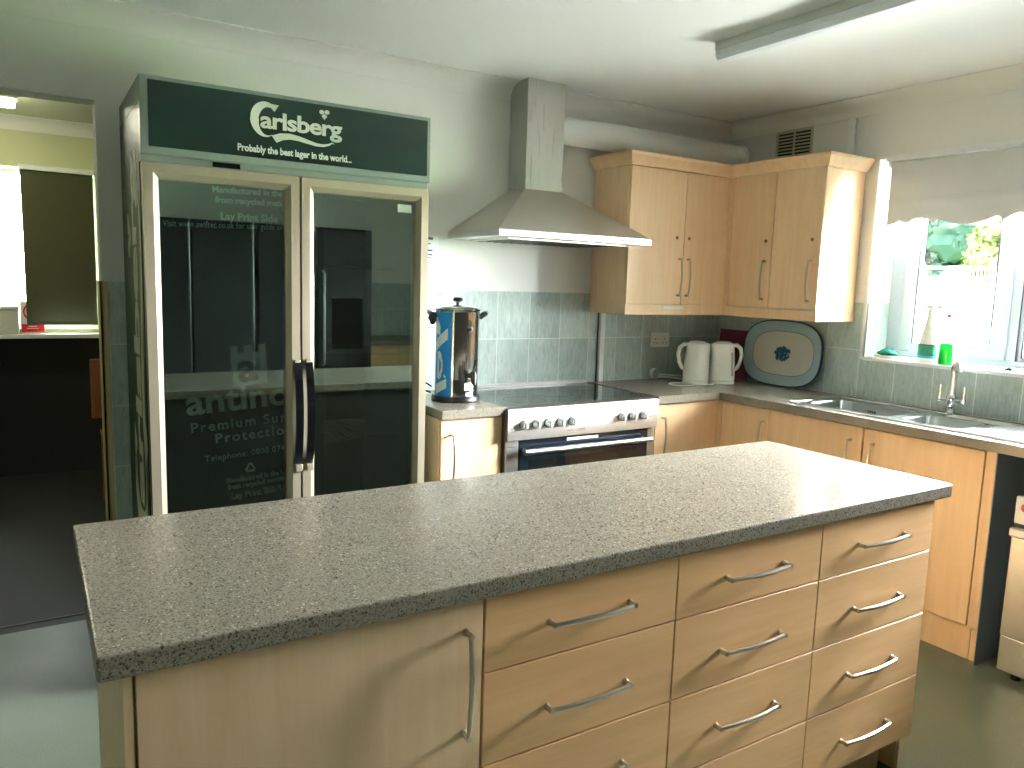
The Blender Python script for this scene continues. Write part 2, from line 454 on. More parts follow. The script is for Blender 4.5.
# ------------------------------------------------------------------ windows
def window(name, y0, y1, z0, z1, xf, mull, opening):
    """a framed window in the right wall; mull: mullion centres; opening: which lights are opening sashes"""
    fr = BM(); w = .076; wb = .034; hm = .022
    box(fr, xf, xf+.06, y1, y0, z0, z0+wb, .004); box(fr, xf, xf+.06, y1, y0, z1-wb, z1, .004)
    box(fr, xf, xf+.06, y0-w, y0, z0+wb, z1-wb, .004); box(fr, xf, xf+.06, y1, y1+w, z0+wb, z1-wb, .004)
    for m in mull: box(fr, xf, xf+.06, m-hm, m+hm, z0+wb, z1-wb, .004)
    root = struct(name, fr, 'upvc')
    edges = [y0-w]+[m for m in mull]+[y1+w]
    for i in range(len(edges)-1):
        a = edges[i]-(hm if i else 0); c = edges[i+1]+(hm if i < len(mull) else 0)
        s = BM(); t = .072 if opening[i] else .018; xs = xf-(.014 if opening[i] else -.006); tb = .045 if opening[i] else .018
        for q in ((a-.002, a-t, z0+wb, z1-wb), (c+t, c+.002, z0+wb, z1-wb), (a-t, c+t, z0+wb, z0+wb+tb), (a-t, c+t, z1-wb-tb, z1-wb)):
            box(s, xs, xs+.05, q[1], q[0], q[2], q[3], .006)
        obj('window_sash', s, 'upvc', root)
        g = BM(); gx = xs+.004
        for q in ((a-t, a-t-.007, z0+wb+tb, z1-wb-tb), (c+t+.007, c+t, z0+wb+tb, z1-wb-tb), (a-t, c+t, z0+wb+tb, z0+wb+tb+.006)):
            box(g, gx, gx+.02, q[1], q[0], q[2], q[3])
        box(g, xf-.001, xf+.004, a-.003, a+.001, z0+wb, z1-wb)
        obj('gasket', g, 'gasket', root)
        p = BM(); box(p, xs+.024, xs+.030, c+t, a-t, z0+wb+tb, z1-wb-tb); obj('pane', p, 'winglass', root)
    return root
MUL = [-1.645, -2.3]
W1 = window('window_1', WY0-.001, WY1+.001, WZ0+.014, WZ1-.001, WXF, MUL, [True, False, True])
hb = BM(); hy = -1.590; hx = WXF-.014
box(hb, hx-.010, hx-.0005, hy-.014, hy+.014, 1.575, 1.640, .003); box(hb, hx-.032, hx-.009, hy-.011, hy+.011, 1.598, 1.622, .003); box(hb, hx-.040, hx-.028, hy-.006, hy+.018, 1.485, 1.618, .004)
obj('window_handle', hb, 'white', W1)
b = BM(); box(b, -.012, WXF, WY1+.001, WY0-.001, WZ0-.006, WZ0+.013, .004); struct('trim_sill', b, 'trimwhite')
b = BM()   # lining around the reveal, and the edging of the opening
box(b, -.008, -.0005, WY0+.0, WY0+.012, WZ0+.0, WZ1); box(b, -.008, -.0005, WY1, WY0, WZ1, WZ1+.012)
struct('trim_reveal', b, 'trimwhite')

# far window
fr = BM(); w = .045
box(fr, FWX0, FWX1, FY+.06, FY+.12, FWZ0, FWZ0+w); box(fr, FWX0, FWX1, FY+.06, FY+.12, FWZ1-w, FWZ1)
box(fr, FWX0, FWX0+w, FY+.06, FY+.12, FWZ0+w, FWZ1-w); box(fr, FWX1-w, FWX1, FY+.06, FY+.12, FWZ0+w, FWZ1-w)
box(fr, -3.70, -3.65, FY+.06, FY+.12, FWZ0+w, FWZ1-w)
W3 = struct('window_2', fr, 'upvc')
p = BM(); box(p, FWX0+w, -3.70, FY+.085, FY+.09, FWZ0+w, FWZ1-w); obj('pane', p, 'winglass', W3)
p = BM(); box(p, -3.65, FWX1-w, FY+.085, FY+.09, FWZ0+w, FWZ1-w); obj('pane', p, 'winglass', W3)
b = BM(); box(b, -5.49, -2.51, FY-.14, FY+.06, .972, 1.0, .004); struct('trim_sill_far', b, plain('glossy_white_sill', (236, 236, 232), .12))

# ------------------------------------------------------------------ blinds
def scallop(y):
    """bottom edge height of the kitchen blind: spike, arch, spike, notch, belly, notch"""
    T = .459; u = ((-1.184-y) % T)/T      # 0 at a spike
    a = .31
    if u < a:
        v = u/a; return 1.800+.030*math.sin(PI*v)**.8
    if u < a+.04: return 1.800+.021*(u-a)/.04
    if u < .955:
        v = (u-a-.04)/(.955-a-.04); return 1.821-.030*math.sin(PI*min(v*1.06, 1.))**.9
    return 1.821-.021*(u-.955)/.045
def blind_mesh(y0, y1, x, top, n=220, th=.0012):
    bm = BM(); rows = 16; V = []
    for i in range(n+1):
        y = y0+(y1-y0)*i/n; zb = scallop(y); col = []
        for k in range(rows+1):
            z = top+(zb-top)*k/rows
            bend = -.006*math.exp(-((z-1.91)/.012)**2)+.004*math.sin(y*5)*(top-z)
            col.append((bm.verts.new((x+bend, y, z)), bm.verts.new((x+bend+th, y, z))))
        V.append(col)
    for i in range(n):
        for k in range(rows):
            bm.faces.new((V[i][k][0], V[i+1][k][0], V[i+1][k+1][0], V[i][k+1][0]))
            bm.faces.new((V[i][k][1], V[i][k+1][1], V[i+1][k+1][1], V[i+1][k][1]))
        bm.faces.new((V[i][rows][0], V[i+1][rows][0], V[i+1][rows][1], V[i][rows][1]))
        bm.faces.new((V[i][0][0], V[i][0][1], V[i+1][0][1], V[i+1][0][0]))
    for c in (V[0], V[-1]):
        for k in range(rows): bm.faces.new((c[k][0], c[k+1][0], c[k+1][1], c[k][1]))
    return bm
t = thing('roller_blind', 'grey roller blind with scalloped bottom edge, half drawn over the window above the sink', 'blind', (-.01, -1.1, 2.1))
BX = -.022; BY0, BY1 = -1.085, -2.92
b = BM(); cyl(b, (.012, BY0+.005, 2.098), (.012, BY1-.005, 2.098), .019, 18); obj('roller_tube', b, 'blind', t, 40)
obj('fabric', blind_mesh(BY0, BY1, -.0085, 2.1), 'blind', t, 40)
b = BM(); box(b, -.012, .04, BY1-.02, BY0+.03, 2.118, 2.133, .003); obj('head_rail', b, 'trimwhite', t)
for yy in (BY0+.016, BY1-.016):
    b = BM(); box(b, -.012, .036, yy-.003, yy+.003, 2.074, 2.12, .002); cyl(b, (.012, yy-.006, 2.098), (.012, yy+.006, 2.098), .012); obj('bracket', b, 'trimwhite', t)
b = BM(); tube(b, [(.0, BY0+.024, 2.09), (.002, BY0+.024, 1.9), (-.001, BY0+.024, 1.7), (.004, BY0+.025, 1.5)], .002, 6); obj('pull_cord', b, 'white', t)

t = thing('window_blind', 'dark olive blind pulled down over the window of the next room', 'blind', (-3.5, FY, 2.1))
b = BM(); box(b, -3.728, -3.295, FY-.022, FY-.018, 1.068, 2.11); obj('fabric', b, 'darkblind', t)
b = BM(); box(b, -3.735, -3.285, FY-.05, FY-.004, 2.105, 2.14, .006); obj('head_rail', b, 'trimwhite', t)
b = BM(); box(b, -3.728, -3.295, FY-.027, FY-.014, 1.058, 1.074, .003); obj('bottom_bar', b, 'darkblind', t)

# ------------------------------------------------------------------ island
IX0, IX1, IY0, IY1 = -3.648, -1.425, -2.280, -1.6035
b = BM(); box(b, IX0, IX1, IY0, IY1, Z-.04, Z, .006, 3)
tag(obj('worktop', b, 'top', loc=((IX0+IX1)/2, (IY0+IY1)/2, Z-.04)), 'long grey speckled worktop on the island of maple drawers in front', 'worktop')
DF = -2.262; BF = -2.243; BK = -1.63
def carcass(bm, x0, x1, yf, yb, z0, z1, th=.018):
    box(bm, x0, x0+th, yf, yb, z0, z1); box(bm, x1-th, x1, yf, yb, z0, z1)
    box(bm, x0+th, x1-th, yf, yb, z0, z0+th); box(bm, x0+th, x1-th, yf, yb, z1-th, z1); box(bm, x0+th, x1-th, yb-.01, yb, z0+th, z1-th)
    return bm
t = thing('base_cabinet', 'maple island cabinet with one wide door, left of the drawer stacks', 'cabinet', (-3.3, -1.93, 0))
b = BM(); carcass(b, -3.600, -2.9995, BF, BK, .12, .868); obj('body', b, 'woodin', t)
b = BM(); box(b, -3.614, -3.6005, DF+.001, BK, 0, .8685, .001); obj('end_panel', b, 'wood', t)
b = BM(); box(b, -3.598, -3.001, BF+.045, BF+.06, 0, .119); obj('plinth', b, 'woodin', t)
b = BM(); box(b, -3.614, -3.0, BK+.0005, BK+.012, 0, .868); obj('back_panel', b, 'backgrey', t)
b = BM(); box(b, -3.5965, -3.003, DF, BF-.0005, .127, .8655, .0015, 1); d = obj('door', b, 'wood', t)
bow(d, (-3.040, DF, .806), (-3.040, DF, .603), (0, -1, 0), .028, .0050)
COLS = [(-2.9975, -2.502, 'first island drawer stack, beside the wide door', 0), (-2.499, -1.9955, 'middle island drawer stack between two others', 1), (-1.993, -1.480, 'last island drawer stack, at the end by the sink run', 2)]
DZ = [(.7135, .8655), (.520, .7105), (.3235, .517), (.127, .3205)]
for x0, x1, lb, k in COLS:
    t = thing('drawer_unit', 'maple unit of four drawers, '+lb, 'drawer unit', ((x0+x1)/2, -1.93, 0), 'island drawer units')
    b = BM(); carcass(b, x0-.001, x1+.001, BF, BK, .12, .868); obj('body', b, 'woodin', t)
    b = BM(); box(b, x0, x1-(.05 if k == 2 else 0), BF+.045, BF+.06, 0, .119)
    if k == 2: box(b, x1-.018, x1+.001, BF+.012, BK, 0, .1195)
    obj('plinth', b, 'woodin', t)
    b = BM(); box(b, x0-.001, x1+.001, BK+.0005, BK+.012, 0, .868); obj('back_panel', b, 'backgrey', t)
    for i, (z0, z1) in enumerate(DZ):
        b = BM(); box(b, x0, x1, DF, BF-.0005, z0, z1, .0015, 1); d = obj('drawer', b, 'woodh', t)
        hz = [.785, .604, .414, .216][i]; cx = (x0+x1)/2+.005
        bow(d, (cx-.104, DF, hz), (cx+.104, DF, hz), (0, -1, 0), .025, .0050)

# ------------------------------------------------------------------ back run and right run of base units
FB = -.58
t = thing('base_cabinet', 'narrow maple base cabinet under the tea urn, left of the cooker', 'cabinet', (-2.09, -.3, 0))
b = BM(); carcass(b, -2.250, -1.942, -.561, -.03, .14, .868); obj('body', b, 'wood', t)
b = BM(); box(b, -2.2465, -1.9455, FB, -.5615, .15, .863, .0015, 1); d = obj('door', b, 'wood', t); bow(d, (-2.198, FB, .800), (-2.198, FB, .600), (0, -1, 0), .034)
b = BM(); box(b, -2.249, -1.943, -.54, -.525, 0, .139); obj('plinth', b, 'woodin', t)
b = BM(); box(b, -2.2532, -1.9395, -.60, -.008, Z-.04, Z, .004)
tag(obj('worktop', b, 'top', loc=(-2.1, -.3, Z-.04)), 'short grey speckled worktop carrying the steel tea urn', 'worktop')

t = thing('base_cabinet', 'maple base cabinet with one door between the cooker and the room corner', 'cabinet', (-.8, -.3, 0))
b = BM(); carcass(b, -1.034, -.602, -.561, -.03, .14, .868); obj('body', b, 'wood', t)
b = BM(); box(b, -1.031, -.605, FB, -.5615, .15, .863, .0015, 1); d = obj('door', b, 'wood', t); bow(d, (-.985, FB, .795), (-.985, FB, .600), (0, -1, 0), .034)
b = BM(); box(b, -1.033, -.545, -.54, -.525, 0, .139); obj('plinth', b, 'woodin', t)
b = BM(); box(b, -.6045, -.5625, FB+.001, -.562, .14, .868); box(b, FB+.001, -.562, -.6028, FB+.0008, .14, .868); obj('corner_post', b, 'wood', t)
RF = [(-.603, -.911, 'maple base cabinet in the corner under the blue-rimmed tray', 'r'), (-.914, -1.431, 'maple base cabinet under the left half of the sink', 'r'), (-1.436, -1.954, 'maple base cabinet under the right half of the sink, beside the end panel', 'l')]
for y0, y1, lb, hs in RF:
    t = thing('base_cabinet', lb, 'cabinet', (-.3, (y0+y1)/2, 0))
    b = BM(); box(b, -.561, -.03, y1+.0005, y1+.018, .14, .866); box(b, -.561, -.03, y0-.018, y0-.0005, .14, .866); box(b, -.561, -.03, y1+.018, y0-.018, .14, .158)
    box(b, -.04, -.03, y1+.018, y0-.018, .158, .866); obj('body', b, 'wood', t)
    b = BM(); box(b, FB, -.5615, y1+.0025, y0-.0025, .15, .863, .0015, 1); d = obj('door', b, 'wood', t)
    hy = {'r': y1+.055, 'l': y0-.05}[hs]
    if y0 > -.7: hy = -.885
    bow(d, (FB, hy, .800), (FB, hy, .600), (-1, 0, 0), .034)
    b = BM(); box(b, -.54, -.525, y1, y0 if y0 < -.7 else -.545, 0, .139); obj('plinth', b, 'wood', t)
b = BM(); box(b, FB, -.03, -1.995, -1.957, .148, .868, .0015, 1); box(b, -.54, -.03, -1.995, -1.957, 0, .1475)
ep = tag(obj('end_panel', b, 'wood', loc=(-.3, -1.975, 0)), 'tall maple end panel closing the sink run beside the dishwasher gap', 'panel')

b = BM(); box(b, FB+.004, -.03, -1.9975, -1.9952, .0005, .866); lab(obj('outer_face', b, 'underwall', ep), 'dark blue-grey outer face')
# L-shaped worktop with the sink cut-out
SX0, SX1, SY0, SY1 = -.512, -.128, -1.01, -2.10
b = BM()
prism(b, [(-1.0364, -.008), (-.008, -.008), (-.008, SY0), (-.60, SY0), (-.60, -.60), (-1.0364, -.60)], 'z', Z-.04, Z)
box(b, -.60, SX0, SY1, SY0, Z-.04, Z); box(b, SX1, -.008, SY1, SY0, Z-.04, Z); box(b, -.60, -.008, VY0+.05, SY1, Z-.04, Z)
tag(obj('worktop', b, 'top', loc=(-.6, -.6, Z-.04)), 'grey speckled corner worktop holding kettles and the steel sink', 'worktop')

# ------------------------------------------------------------------ sink and tap
t = thing('sink', 'stainless steel sink with two bowls and ribbed drainer set below the window', 'sink', (-.32, -1.5, Z))
def bowl(bm, x0, x1, y0, y1, depth, ins=.03):
    n = 6; rc = .05
    def rr(x0, x1, y0, y1, z, rc):
        pts = []
        for cx, cy, a0 in ((x1-rc, y1-rc, 0), (x0+rc, y1-rc, 90), (x0+rc, y0+rc, 180), (x1-rc, y0+rc, 270)):
            for k in range(n+1):
                a = math.radians(a0+90*k/n); pts.append(bm.verts.new((cx+rc*math.cos(a), cy+rc*math.sin(a), z)))
        return pts
    rings = [rr(x0, x1, y0, y1, Z+.004, rc), rr(x0+.006, x1-.006, y0+.006, y1-.006, Z-.004, rc), rr(x0+ins*.7, x1-ins*.7, y0+ins*.7, y1-ins*.7, Z-depth+.03, rc), rr(x0+ins+.02, x1-ins-.02, y0+ins+.02, y1-ins-.02, Z-depth, rc)]
    for A, B in zip(rings, rings[1:]):
        m = len(A)
        for k in range(m): bm.faces.new((A[k], A[(k+1) % m], B[(k+1) % m], B[k]))
    bm.faces.new(rings[-1])
B1 = (-.485, -.185, -1.47, -1.055); B2 = (-.485, -.22, -1.79, -1.525)
b = BM(); bowl(b, B1[0], B1[1], B1[2], B1[3], .16); obj('main_bowl', b, 'sink', t, 40)
b = BM(); bowl(b, B2[0], B2[1], B2[2], B2[3], .12); obj('half_bowl', b, 'sink', t, 40)
b = BM(); z0, z1 = Z+.0005, Z+.005
ox0, ox1, oy0, oy1 = -.532, -.112, -2.12, -.99
for q in ((ox0, B1[0], oy0, oy1), (B1[1], ox1, B2[3], oy1), (B1[0], B1[1], B1[3], oy1), (B1[0], B1[1], B2[3], B1[2]), (B2[1], ox1, B2[2], B2[3]), (B1[0], ox1, oy0, B2[2])):
    box(b, q[0], q[1], q[2], q[3], z0, z1)
# small fillers in the rounded bowl corners
obj('rim', b, 'sink', t)
b = BM(); box(b, ox0-.002, ox0+.004, oy0, oy1, Z+.0005, Z+.008, .002); box(b, ox0, ox1, oy1-.004, oy1+.002, Z+.0005, Z+.008, .002); box(b, ox1-.004, ox1+.002, oy0, oy1, Z+.0005, Z+.008, .002); obj('raised_edge', b, 'chrome', t)
b = BM()
for k in range(9): box(b, -.47+k*.038, -.458+k*.038, -2.09, -1.83, Z+.0045, Z+.0085, .002)
for k in range(7): box(b, -.20+k*.0115, -.196+k*.0115, -1.83, -1.58, Z+.0045, Z+.0075, .0015)
obj('drainer_ribs', b, 'steelh', t)
for cy, cz in ((-1.26, Z-.159), (-1.66, Z-.119)):
    b = BM(); lathe(b, [(.035, 0), (.035, .003), (.02, .004)], (-.33, cy, cz), 20); obj('drain', b, 'chrome', t, 40)
b = BM()
for k in range(4): box(b, -.1965, -.1945, -1.20-.012*k-.004, -1.20-.012*k+.004, Z-.04, Z-.028)
obj('overflow_slots', b, 'black', t)
t = thing('mixer_tap', 'chrome mixer tap with two lever handles standing behind the sink bowls', 'tap', (-.085, -1.54, Z))
TX, TY = -.085, -1.54
b = BM(); lathe(b, [(.026, .0005), (.026, .006), (.021, .012), (.019, .05), (.023, .06), (.023, .08), (.016, .09), (.0125, .1)], (TX, TY, Z+.004), 20); obj('body', b, 'chrome', t, 40)
dx, dy = -.80, -.60
pts = [(TX, TY, Z+.09), (TX, TY, Z+.2)]
for k in range(1, 9):
    a = PI*k/8*.95; pts.append((TX+dx*.04*(1-math.cos(a)), TY+dy*.04*(1-math.cos(a)), Z+.2+.045*math.sin(a)))
b = BM(); tube(b, pts, [.0155]*len(pts[:-2])+[.0165, .017], 14); obj('spout', b, 'chrome', t, 50)
for s in (1, -1):
    b = BM(); cyl(b, (TX, TY+s*.015, Z+.068), (TX, TY+s*.058, Z+.066), .0105); lathe(b, [(.011, 0), (.011, .018), (.006, .022), (.006, .07), (.0065, .078)], (TX, TY+s*.055, Z+.057), 12); obj('lever', b, 'chrome', t, 40)

# ------------------------------------------------------------------ cooker
CX0, CX1 = -1.936, -1.052
t = thing('range_cooker', 'wide stainless steel range cooker with eight knobs below the extractor hood', 'cooker', (-1.49, -.3, 0))
b = BM(); box(b, CX0+.004, CX1-.004, -.575, -.02, .1, .895); obj('body', b, 'steelsoft', t)
b = BM(); box(b, CX0, CX1, -.585, -.012, .8955, .908, .003); obj('glass_hob', b, 'hob', t)
for x, y, r in ((-1.74, -.2, .075), (-1.74, -.44, .1), (-1.5, -.3, .12), (-1.24, -.2, .09), (-1.24, -.44, .075)):
    b = BM()
    for q in (r,):
        for k in range(48):
            a0, a1 = 2*PI*k/48, 2*PI*(k+1)/48
            vs = [b.verts.new((x+rr*math.cos(a), y+rr*math.sin(a), .9083)) for rr, a in ((q, a0), (q, a1), (q-.003, a1), (q-.003, a0))]; b.faces.new(vs)
    obj('cooking_zone', b, 'ring', t)
b = BM(); box(b, CX0, CX1, -.022, -.010, .905, .925, .003); obj('rear_strip', b, 'steelh', t)
b = BM(); prism(b, [(-.575, .757), (-.618, .757), (-.618, .888), (-.612, .899), (-.585, .9075), (-.575, .9075)], 'x', CX0, CX1); obj('control_panel', b, 'steelh', t, 30)
for x in (-1.857, -1.789, -1.722, -1.655, -1.587, -1.291, -1.222, -1.151):
    b = BM(); tube(b, [(x, -.618, .826), (x, -.622, .826)], .021, 20); k1 = obj('knob', b, 'black', t, 40)
    b = BM(); tube(b, [(x, -.622, .826), (x, -.640, .826), (x, -.645, .826)], [.0185, .0175, .015], 20); box(b, x-.003, x+.003, -.650, -.644, .812, .840, .001); lab(obj('knob_grip', b, 'silver', k1, 40), 'silver grip')
text('maker_mark', 'Flavel', .021, 'lampgrey', t, front(-1.415, -.6186, .817), .0002)
poly_obj('maker_mark', ribbon([(-.0+.013*math.cos(a)*.7, .013*math.sin(a)) for a in [PI*.4+PI*1.2*i/14 for i in range(15)]], [.0004+.0018*math.sin(PI*i/14) for i in range(15)]), 'lampgrey', t, front(-1.425, -.6186, .822))
for q in ((CX0+.002, CX0+.07), (CX1-.045, CX1-.002)):
    b = BM(); box(b, q[0], q[1], -.6, -.575, .3, .752, .003); obj('side_trim', b, 'steelh', t)
b = BM(); box(b, CX0+.072, CX1-.047, -.602, -.575, .32, .750, .004); d = obj('oven_door', b, 'ovenglass', t)
b = BM(); box(b, CX0+.13, CX1-.1, -.6035, -.6022, .38, .655); obj('door_window', b, M['hob'], d)
b = BM(); cyl(b, (-1.862, -.645, .706), (-1.112, -.645, .706), .0135, 16)
for x in (-1.84, -1.134): cyl(b, (x, -.601, .706), (x, -.645, .706), .009, 12)
obj('door_handle', b, 'steelh', d, 40)
b = BM(); box(b, -1.6, -1.415, -.6035, -.602, .731, .744, .0005); lab(obj('badge', b, 'white', d), 'white label strip above the oven handle')
b = BM(); box(b, CX0+.002, CX1-.002, -.598, -.575, .11, .295, .004); obj('storage_drawer', b, 'steelh', t)
b = BM(); box(b, CX0+.02, CX1-.02, -.54, -.05, 0, .0995); obj('plinth', b, 'black', t)

# ------------------------------------------------------------------ extractor hood
HX0, HX1, HY = -1.941, -1.051, -.5
t = thing('extractor_hood', 'stainless steel chimney extractor hood on the wall above the cooker', 'extractor hood', (-1.495, -.01, 1.66))
b = BM()
def frus(b, x0, x1, y0, z0, X0, X1, Y0, z1):
    A = [b.verts.new(p) for p in ((x0, -.008, z0), (x0, y0, z0), (x1, y0, z0), (x1, -.008, z0))]
    B = [b.verts.new(p) for p in ((X0, -.008, z1), (X0, Y0, z1), (X1, Y0, z1), (X1, -.008, z1))]
    b.faces.new(B)
    for i in range(4): b.faces.new((A[i], A[(i+1) % 4], B[(i+1) % 4], B[i]))
    return A, B
A, B = frus(b, HX0, HX1, HY, 1.691, -1.604, -1.372, -.172, 1.918); b.faces.new(A); obj('canopy', b, 'steelsoft', t)
b = BM(); box(b, HX0, HX1, HY, -.008, 1.660, 1.6905, .002); d = obj('front_rail', b, 'steelh', t)
b = BM(); tube(b, [(-1.499, HY, 1.675), (-1.499, HY-.002, 1.675)], [.02, .018], 24); bmesh.ops.scale(b, vec=(1.5, 1, .6), space=Matrix.Translation((1.499, 0, -1.675)), verts=b.verts); obj('oval_badge', b, 'lampgrey', d)
for k in range(5):
    b = BM(); tube(b, [(-1.236+k*.0215, HY, 1.675), (-1.236+k*.0215, HY-.004, 1.675)], .0062 if k < 4 else .004, 12); obj('button', b, 'black', d)
b = BM(); box(b, -1.85, -1.16, -.43, -.06, 1.652, 1.6598, .002); obj('filter_panel', b, 'steelsoft', t)
b = BM(); 
for k in range(14): box(b, -1.82+k*.046, -1.80+k*.046, -.40, -.09, 1.6505, 1.6525)
obj('filter_slots', b, 'ventdark', t)
b = BM(); box(b, -1.600, -1.376, -.168, -.008, 1.915, CEIL-.0015, .001, 1); obj('chimney', b, 'steel', t)

t = thing('duct_pipe', 'fat white round duct pipe running above the wall cabinets to the corner', 'pipe', (-.7, -.08, 2.245))
b = BM(); cyl(b, (-1.375, -.082, 2.246), (-.002, -.082, 2.246), .072, 36); obj('pipe', b, 'trimwhite', t, 40)
b = BM()
tube(b, [(-.03, -.082, 2.246), (-.004, -.082, 2.246)], .077, 36); obj('collar', b, 'trimwhite', t, 40)

# ------------------------------------------------------------------ wall cabinets
WT, WB, WF = 2.077, 1.3605, -.3163
XW, YW = -1.0444, -.9426
CPROF = [(0, WT+.0005), (.004, WT+.0005), (.012, WT+.004), (.045, 2.125), (.048, 2.14), (0, 2.14)]
PPROF = [(-.02, 1.305), (-.002, 1.305), (.003, 1.309), (.003, WB-.001), (-.02, WB-.001)]
def lock(parent, p, out):
    p = Vector(p); o = Vector(out); b = BM(); tube(b, [p, p+o*.004], [.009, .008], 16); tube(b, [p+o*.004, p+o*.0045], .003, 8); return obj('lock', b, 'brass', parent, 40)
t = thing('wall_cabinet', 'maple wall cabinet with two doors beside the extractor hood', 'cabinet', (-.69, -.15, WB))
b = BM(); carcass(b, XW, -.3005, -.296, -.009, WB, WT); box(b, -.3455, -.3168, WF, -.2962, WB, WT); obj('body', b, 'wood', t)
for x0, x1, hx, lx in ((XW+.002, -.651, -.680, -.703), (-.648, -.346, -.616, -.613)):
    b = BM(); box(b, x0, x1, WF, -.2965, WB+.002, WT-.003, .0015, 1); d = obj('door', b, 'wood', t)
    bow(d, (hx, WF, 1.612), (hx, WF, 1.414), (0, -1, 0), .03, .0045); lock(d, (lx+(.0 if hx < -.65 else .0), WF, 1.725), (0, -1, 0))
b = BM(); loft(b, [(XW, -.009, -1, 0), (XW, WF, -1, -1), (WF, WF, -1, -1)], CPROF); obj('cornice', b, 'wood', t)
b = BM(); loft(b, [(XW, -.009, -1, 0), (XW, WF, -1, -1), (WF, WF, -1, -1)], PPROF); pm = obj('pelmet', b, 'wood', t)
b = BM(); box(b, -.782, -.63, WF-.0055, WF-.0032, 1.337, 1.352, .001); lab(obj('sticker', b, plain('pale_sticker', (214, 226, 226), .3), pm), 'small pale sticker strip')
b = BM(); box(b, XW+.03, -.33, -.29, -.02, 2.0775, 2.084); 
obj('top_board', b, 'woodin', t)
t = thing('wall_cabinet', 'maple corner wall cabinet with two doors next to the window', 'cabinet', (-.15, -.64, WB))
b = BM()
box(b, -.296, -.009, YW, YW+.018, WB, WT); box(b, -.296, -.009, YW+.018, -.302, WB, WB+.018); box(b, -.296, -.009, YW+.018, -.302, WT-.018, WT); box(b, -.02, -.009, YW+.018, -.302, WB+.018, WT-.018)
box(b, -.318, -.296, YW, YW+.004, WB, WT)
box(b, WF, -.2965, -.346, -.3166, WB, WT)
obj('body', b, 'wood', t)
for y0, y1, hy in ((-.347, -.634, -.595), (-.637, -.936, -.888)):
    b = BM(); box(b, WF, -.2965, y1, y0, WB+.002, WT-.003, .0015, 1); d = obj('door', b, 'wood', t)
    bow(d, (WF, hy, 1.612), (WF, hy, 1.408), (-1, 0, 0), .03, .0045); lock(d, (WF, hy+.003, 1.72), (-1, 0, 0))
b = BM(); loft(b, [(WF-.0003, WF-.0003, -1, -1), (WF-.0003, YW, -1, -1), (-.009, YW, 0, -1)], CPROF); obj('cornice', b, 'wood', t)
b = BM(); loft(b, [(WF-.0003, WF-.0003, -1, -1), (WF-.0003, YW, -1, -1), (-.009, YW, 0, -1)], PPROF); obj('pelmet', b, 'wood', t)
b = BM(); box(b, WF-.0022, WF-.0003, -.925, -.84, WB+.004, WB+.011); lab(obj('sticker', b, plain('pale_door_sticker', (200, 205, 200), .4), d), 'small pale strip at the foot of the door')

# ------------------------------------------------------------------ vent, sockets, trunking, papers
t = thing('air_vent', 'cream louvred air vent high on the wall above the corner cabinet', 'vent', (-.004, -.475, 2.28))
b = BM(); box(b, -.006, -.0005, -.60, -.35, 2.17, 2.362, .002); obj('frame', b, 'vent', t)
b = BM()
for c in range(2):
    for k in range(9): box(b, -.0068, -.0058, -.585+c*.115, -.485+c*.115, 2.186+k*.0185, 2.196+k*.0185)
obj('slots', b, 'ventdark', t)
b = BM()
for c in range(2):
    for k in range(9): prism(b, [(-.006, 2.1955+k*.0185), (-.013, 2.190+k*.0185), (-.012, 2.188+k*.0185), (-.006, 2.1925+k*.0185)], 'y', -.585+c*.115, -.485+c*.115) if 0 else box(b, -.011, -.006, -.585+c*.115, -.485+c*.115, 2.1965+k*.0185, 2.2005+k*.0185)
obj('louvres', b, 'vent', t)

def socket(label, x0, x1, z0, z1, y=-.0075, double=True):
    t = thing('wall_socket', label, 'socket', ((x0+x1)/2, y, z0))
    b = BM(); box(b, x0, x1, y-.009, y, z0, z1, .003); obj('plate', b, 'white', t)
    n = 2 if double else 1; w = (x1-x0)/n
    for k in range(n):
        cx = x0+w*(k+.5); b = BM(); b2 = BM()
        box(b, cx-.003, cx+.003, y-.0096, y-.0088, z0+.045, z0+.053)
        for s in (-1, 1): box(b, cx+s*.011-.0035, cx+s*.011+.0035, y-.0096, y-.0088, z0+.022, z0+.027)
        box(b2, cx+(.018 if not double else -.024+.048*k)-.006, cx+(.018 if not double else -.024+.048*k)+.006, y-.0115, y-.009, z0+.058, z0+.076, .001)
        obj('pin_holes', b, 'black', t); obj('rocker_switch', b2, 'white', t)
    return t
socket('white double wall socket on the tiles left of the kettles', -.578, -.432, 1.100, 1.187)
socket('white wall socket on the tiles behind the tea urn', -2.10, -2.014, 1.100, 1.187, double=False)
b = BM(); box(b, -.974, -.938, -.026, -.007, Z+.001, 1.3, .003); box(b, -.972, -.940, -.03, -.025, Z+.001, 1.3, .004)
tag(obj('cable_trunking', b, 'trimwhite', loc=(-.956, -.015, Z)), 'white vertical cable trunking on the tiles below the wall cabinet', 'trunking')
b = BM(); cyl(b, (-.981, -.016, Z+.001), (-.981, -.016, 1.303), .0045, 8)
tag(obj('cable', b, 'gasket', loc=(-.98, -.016, Z)), 'grey cable running up beside the white trunking', 'cable')
def paper(label, x0, x1, z0, z1, y, lines):
    t = thing('paper_notice', label, 'notice', ((x0+x1)/2, y, z0))
    b = BM(); box(b, x0, x1, y-.0006, y, z0, z1); obj('sheet', b, 'paper', t)
    b = BM()
    for (lx0, lx1, lz, h) in lines: box(b, lx0, lx1, y-.0010, y-.0006, lz, lz+h)
    obj('print', b, 'ink', t)
    return t
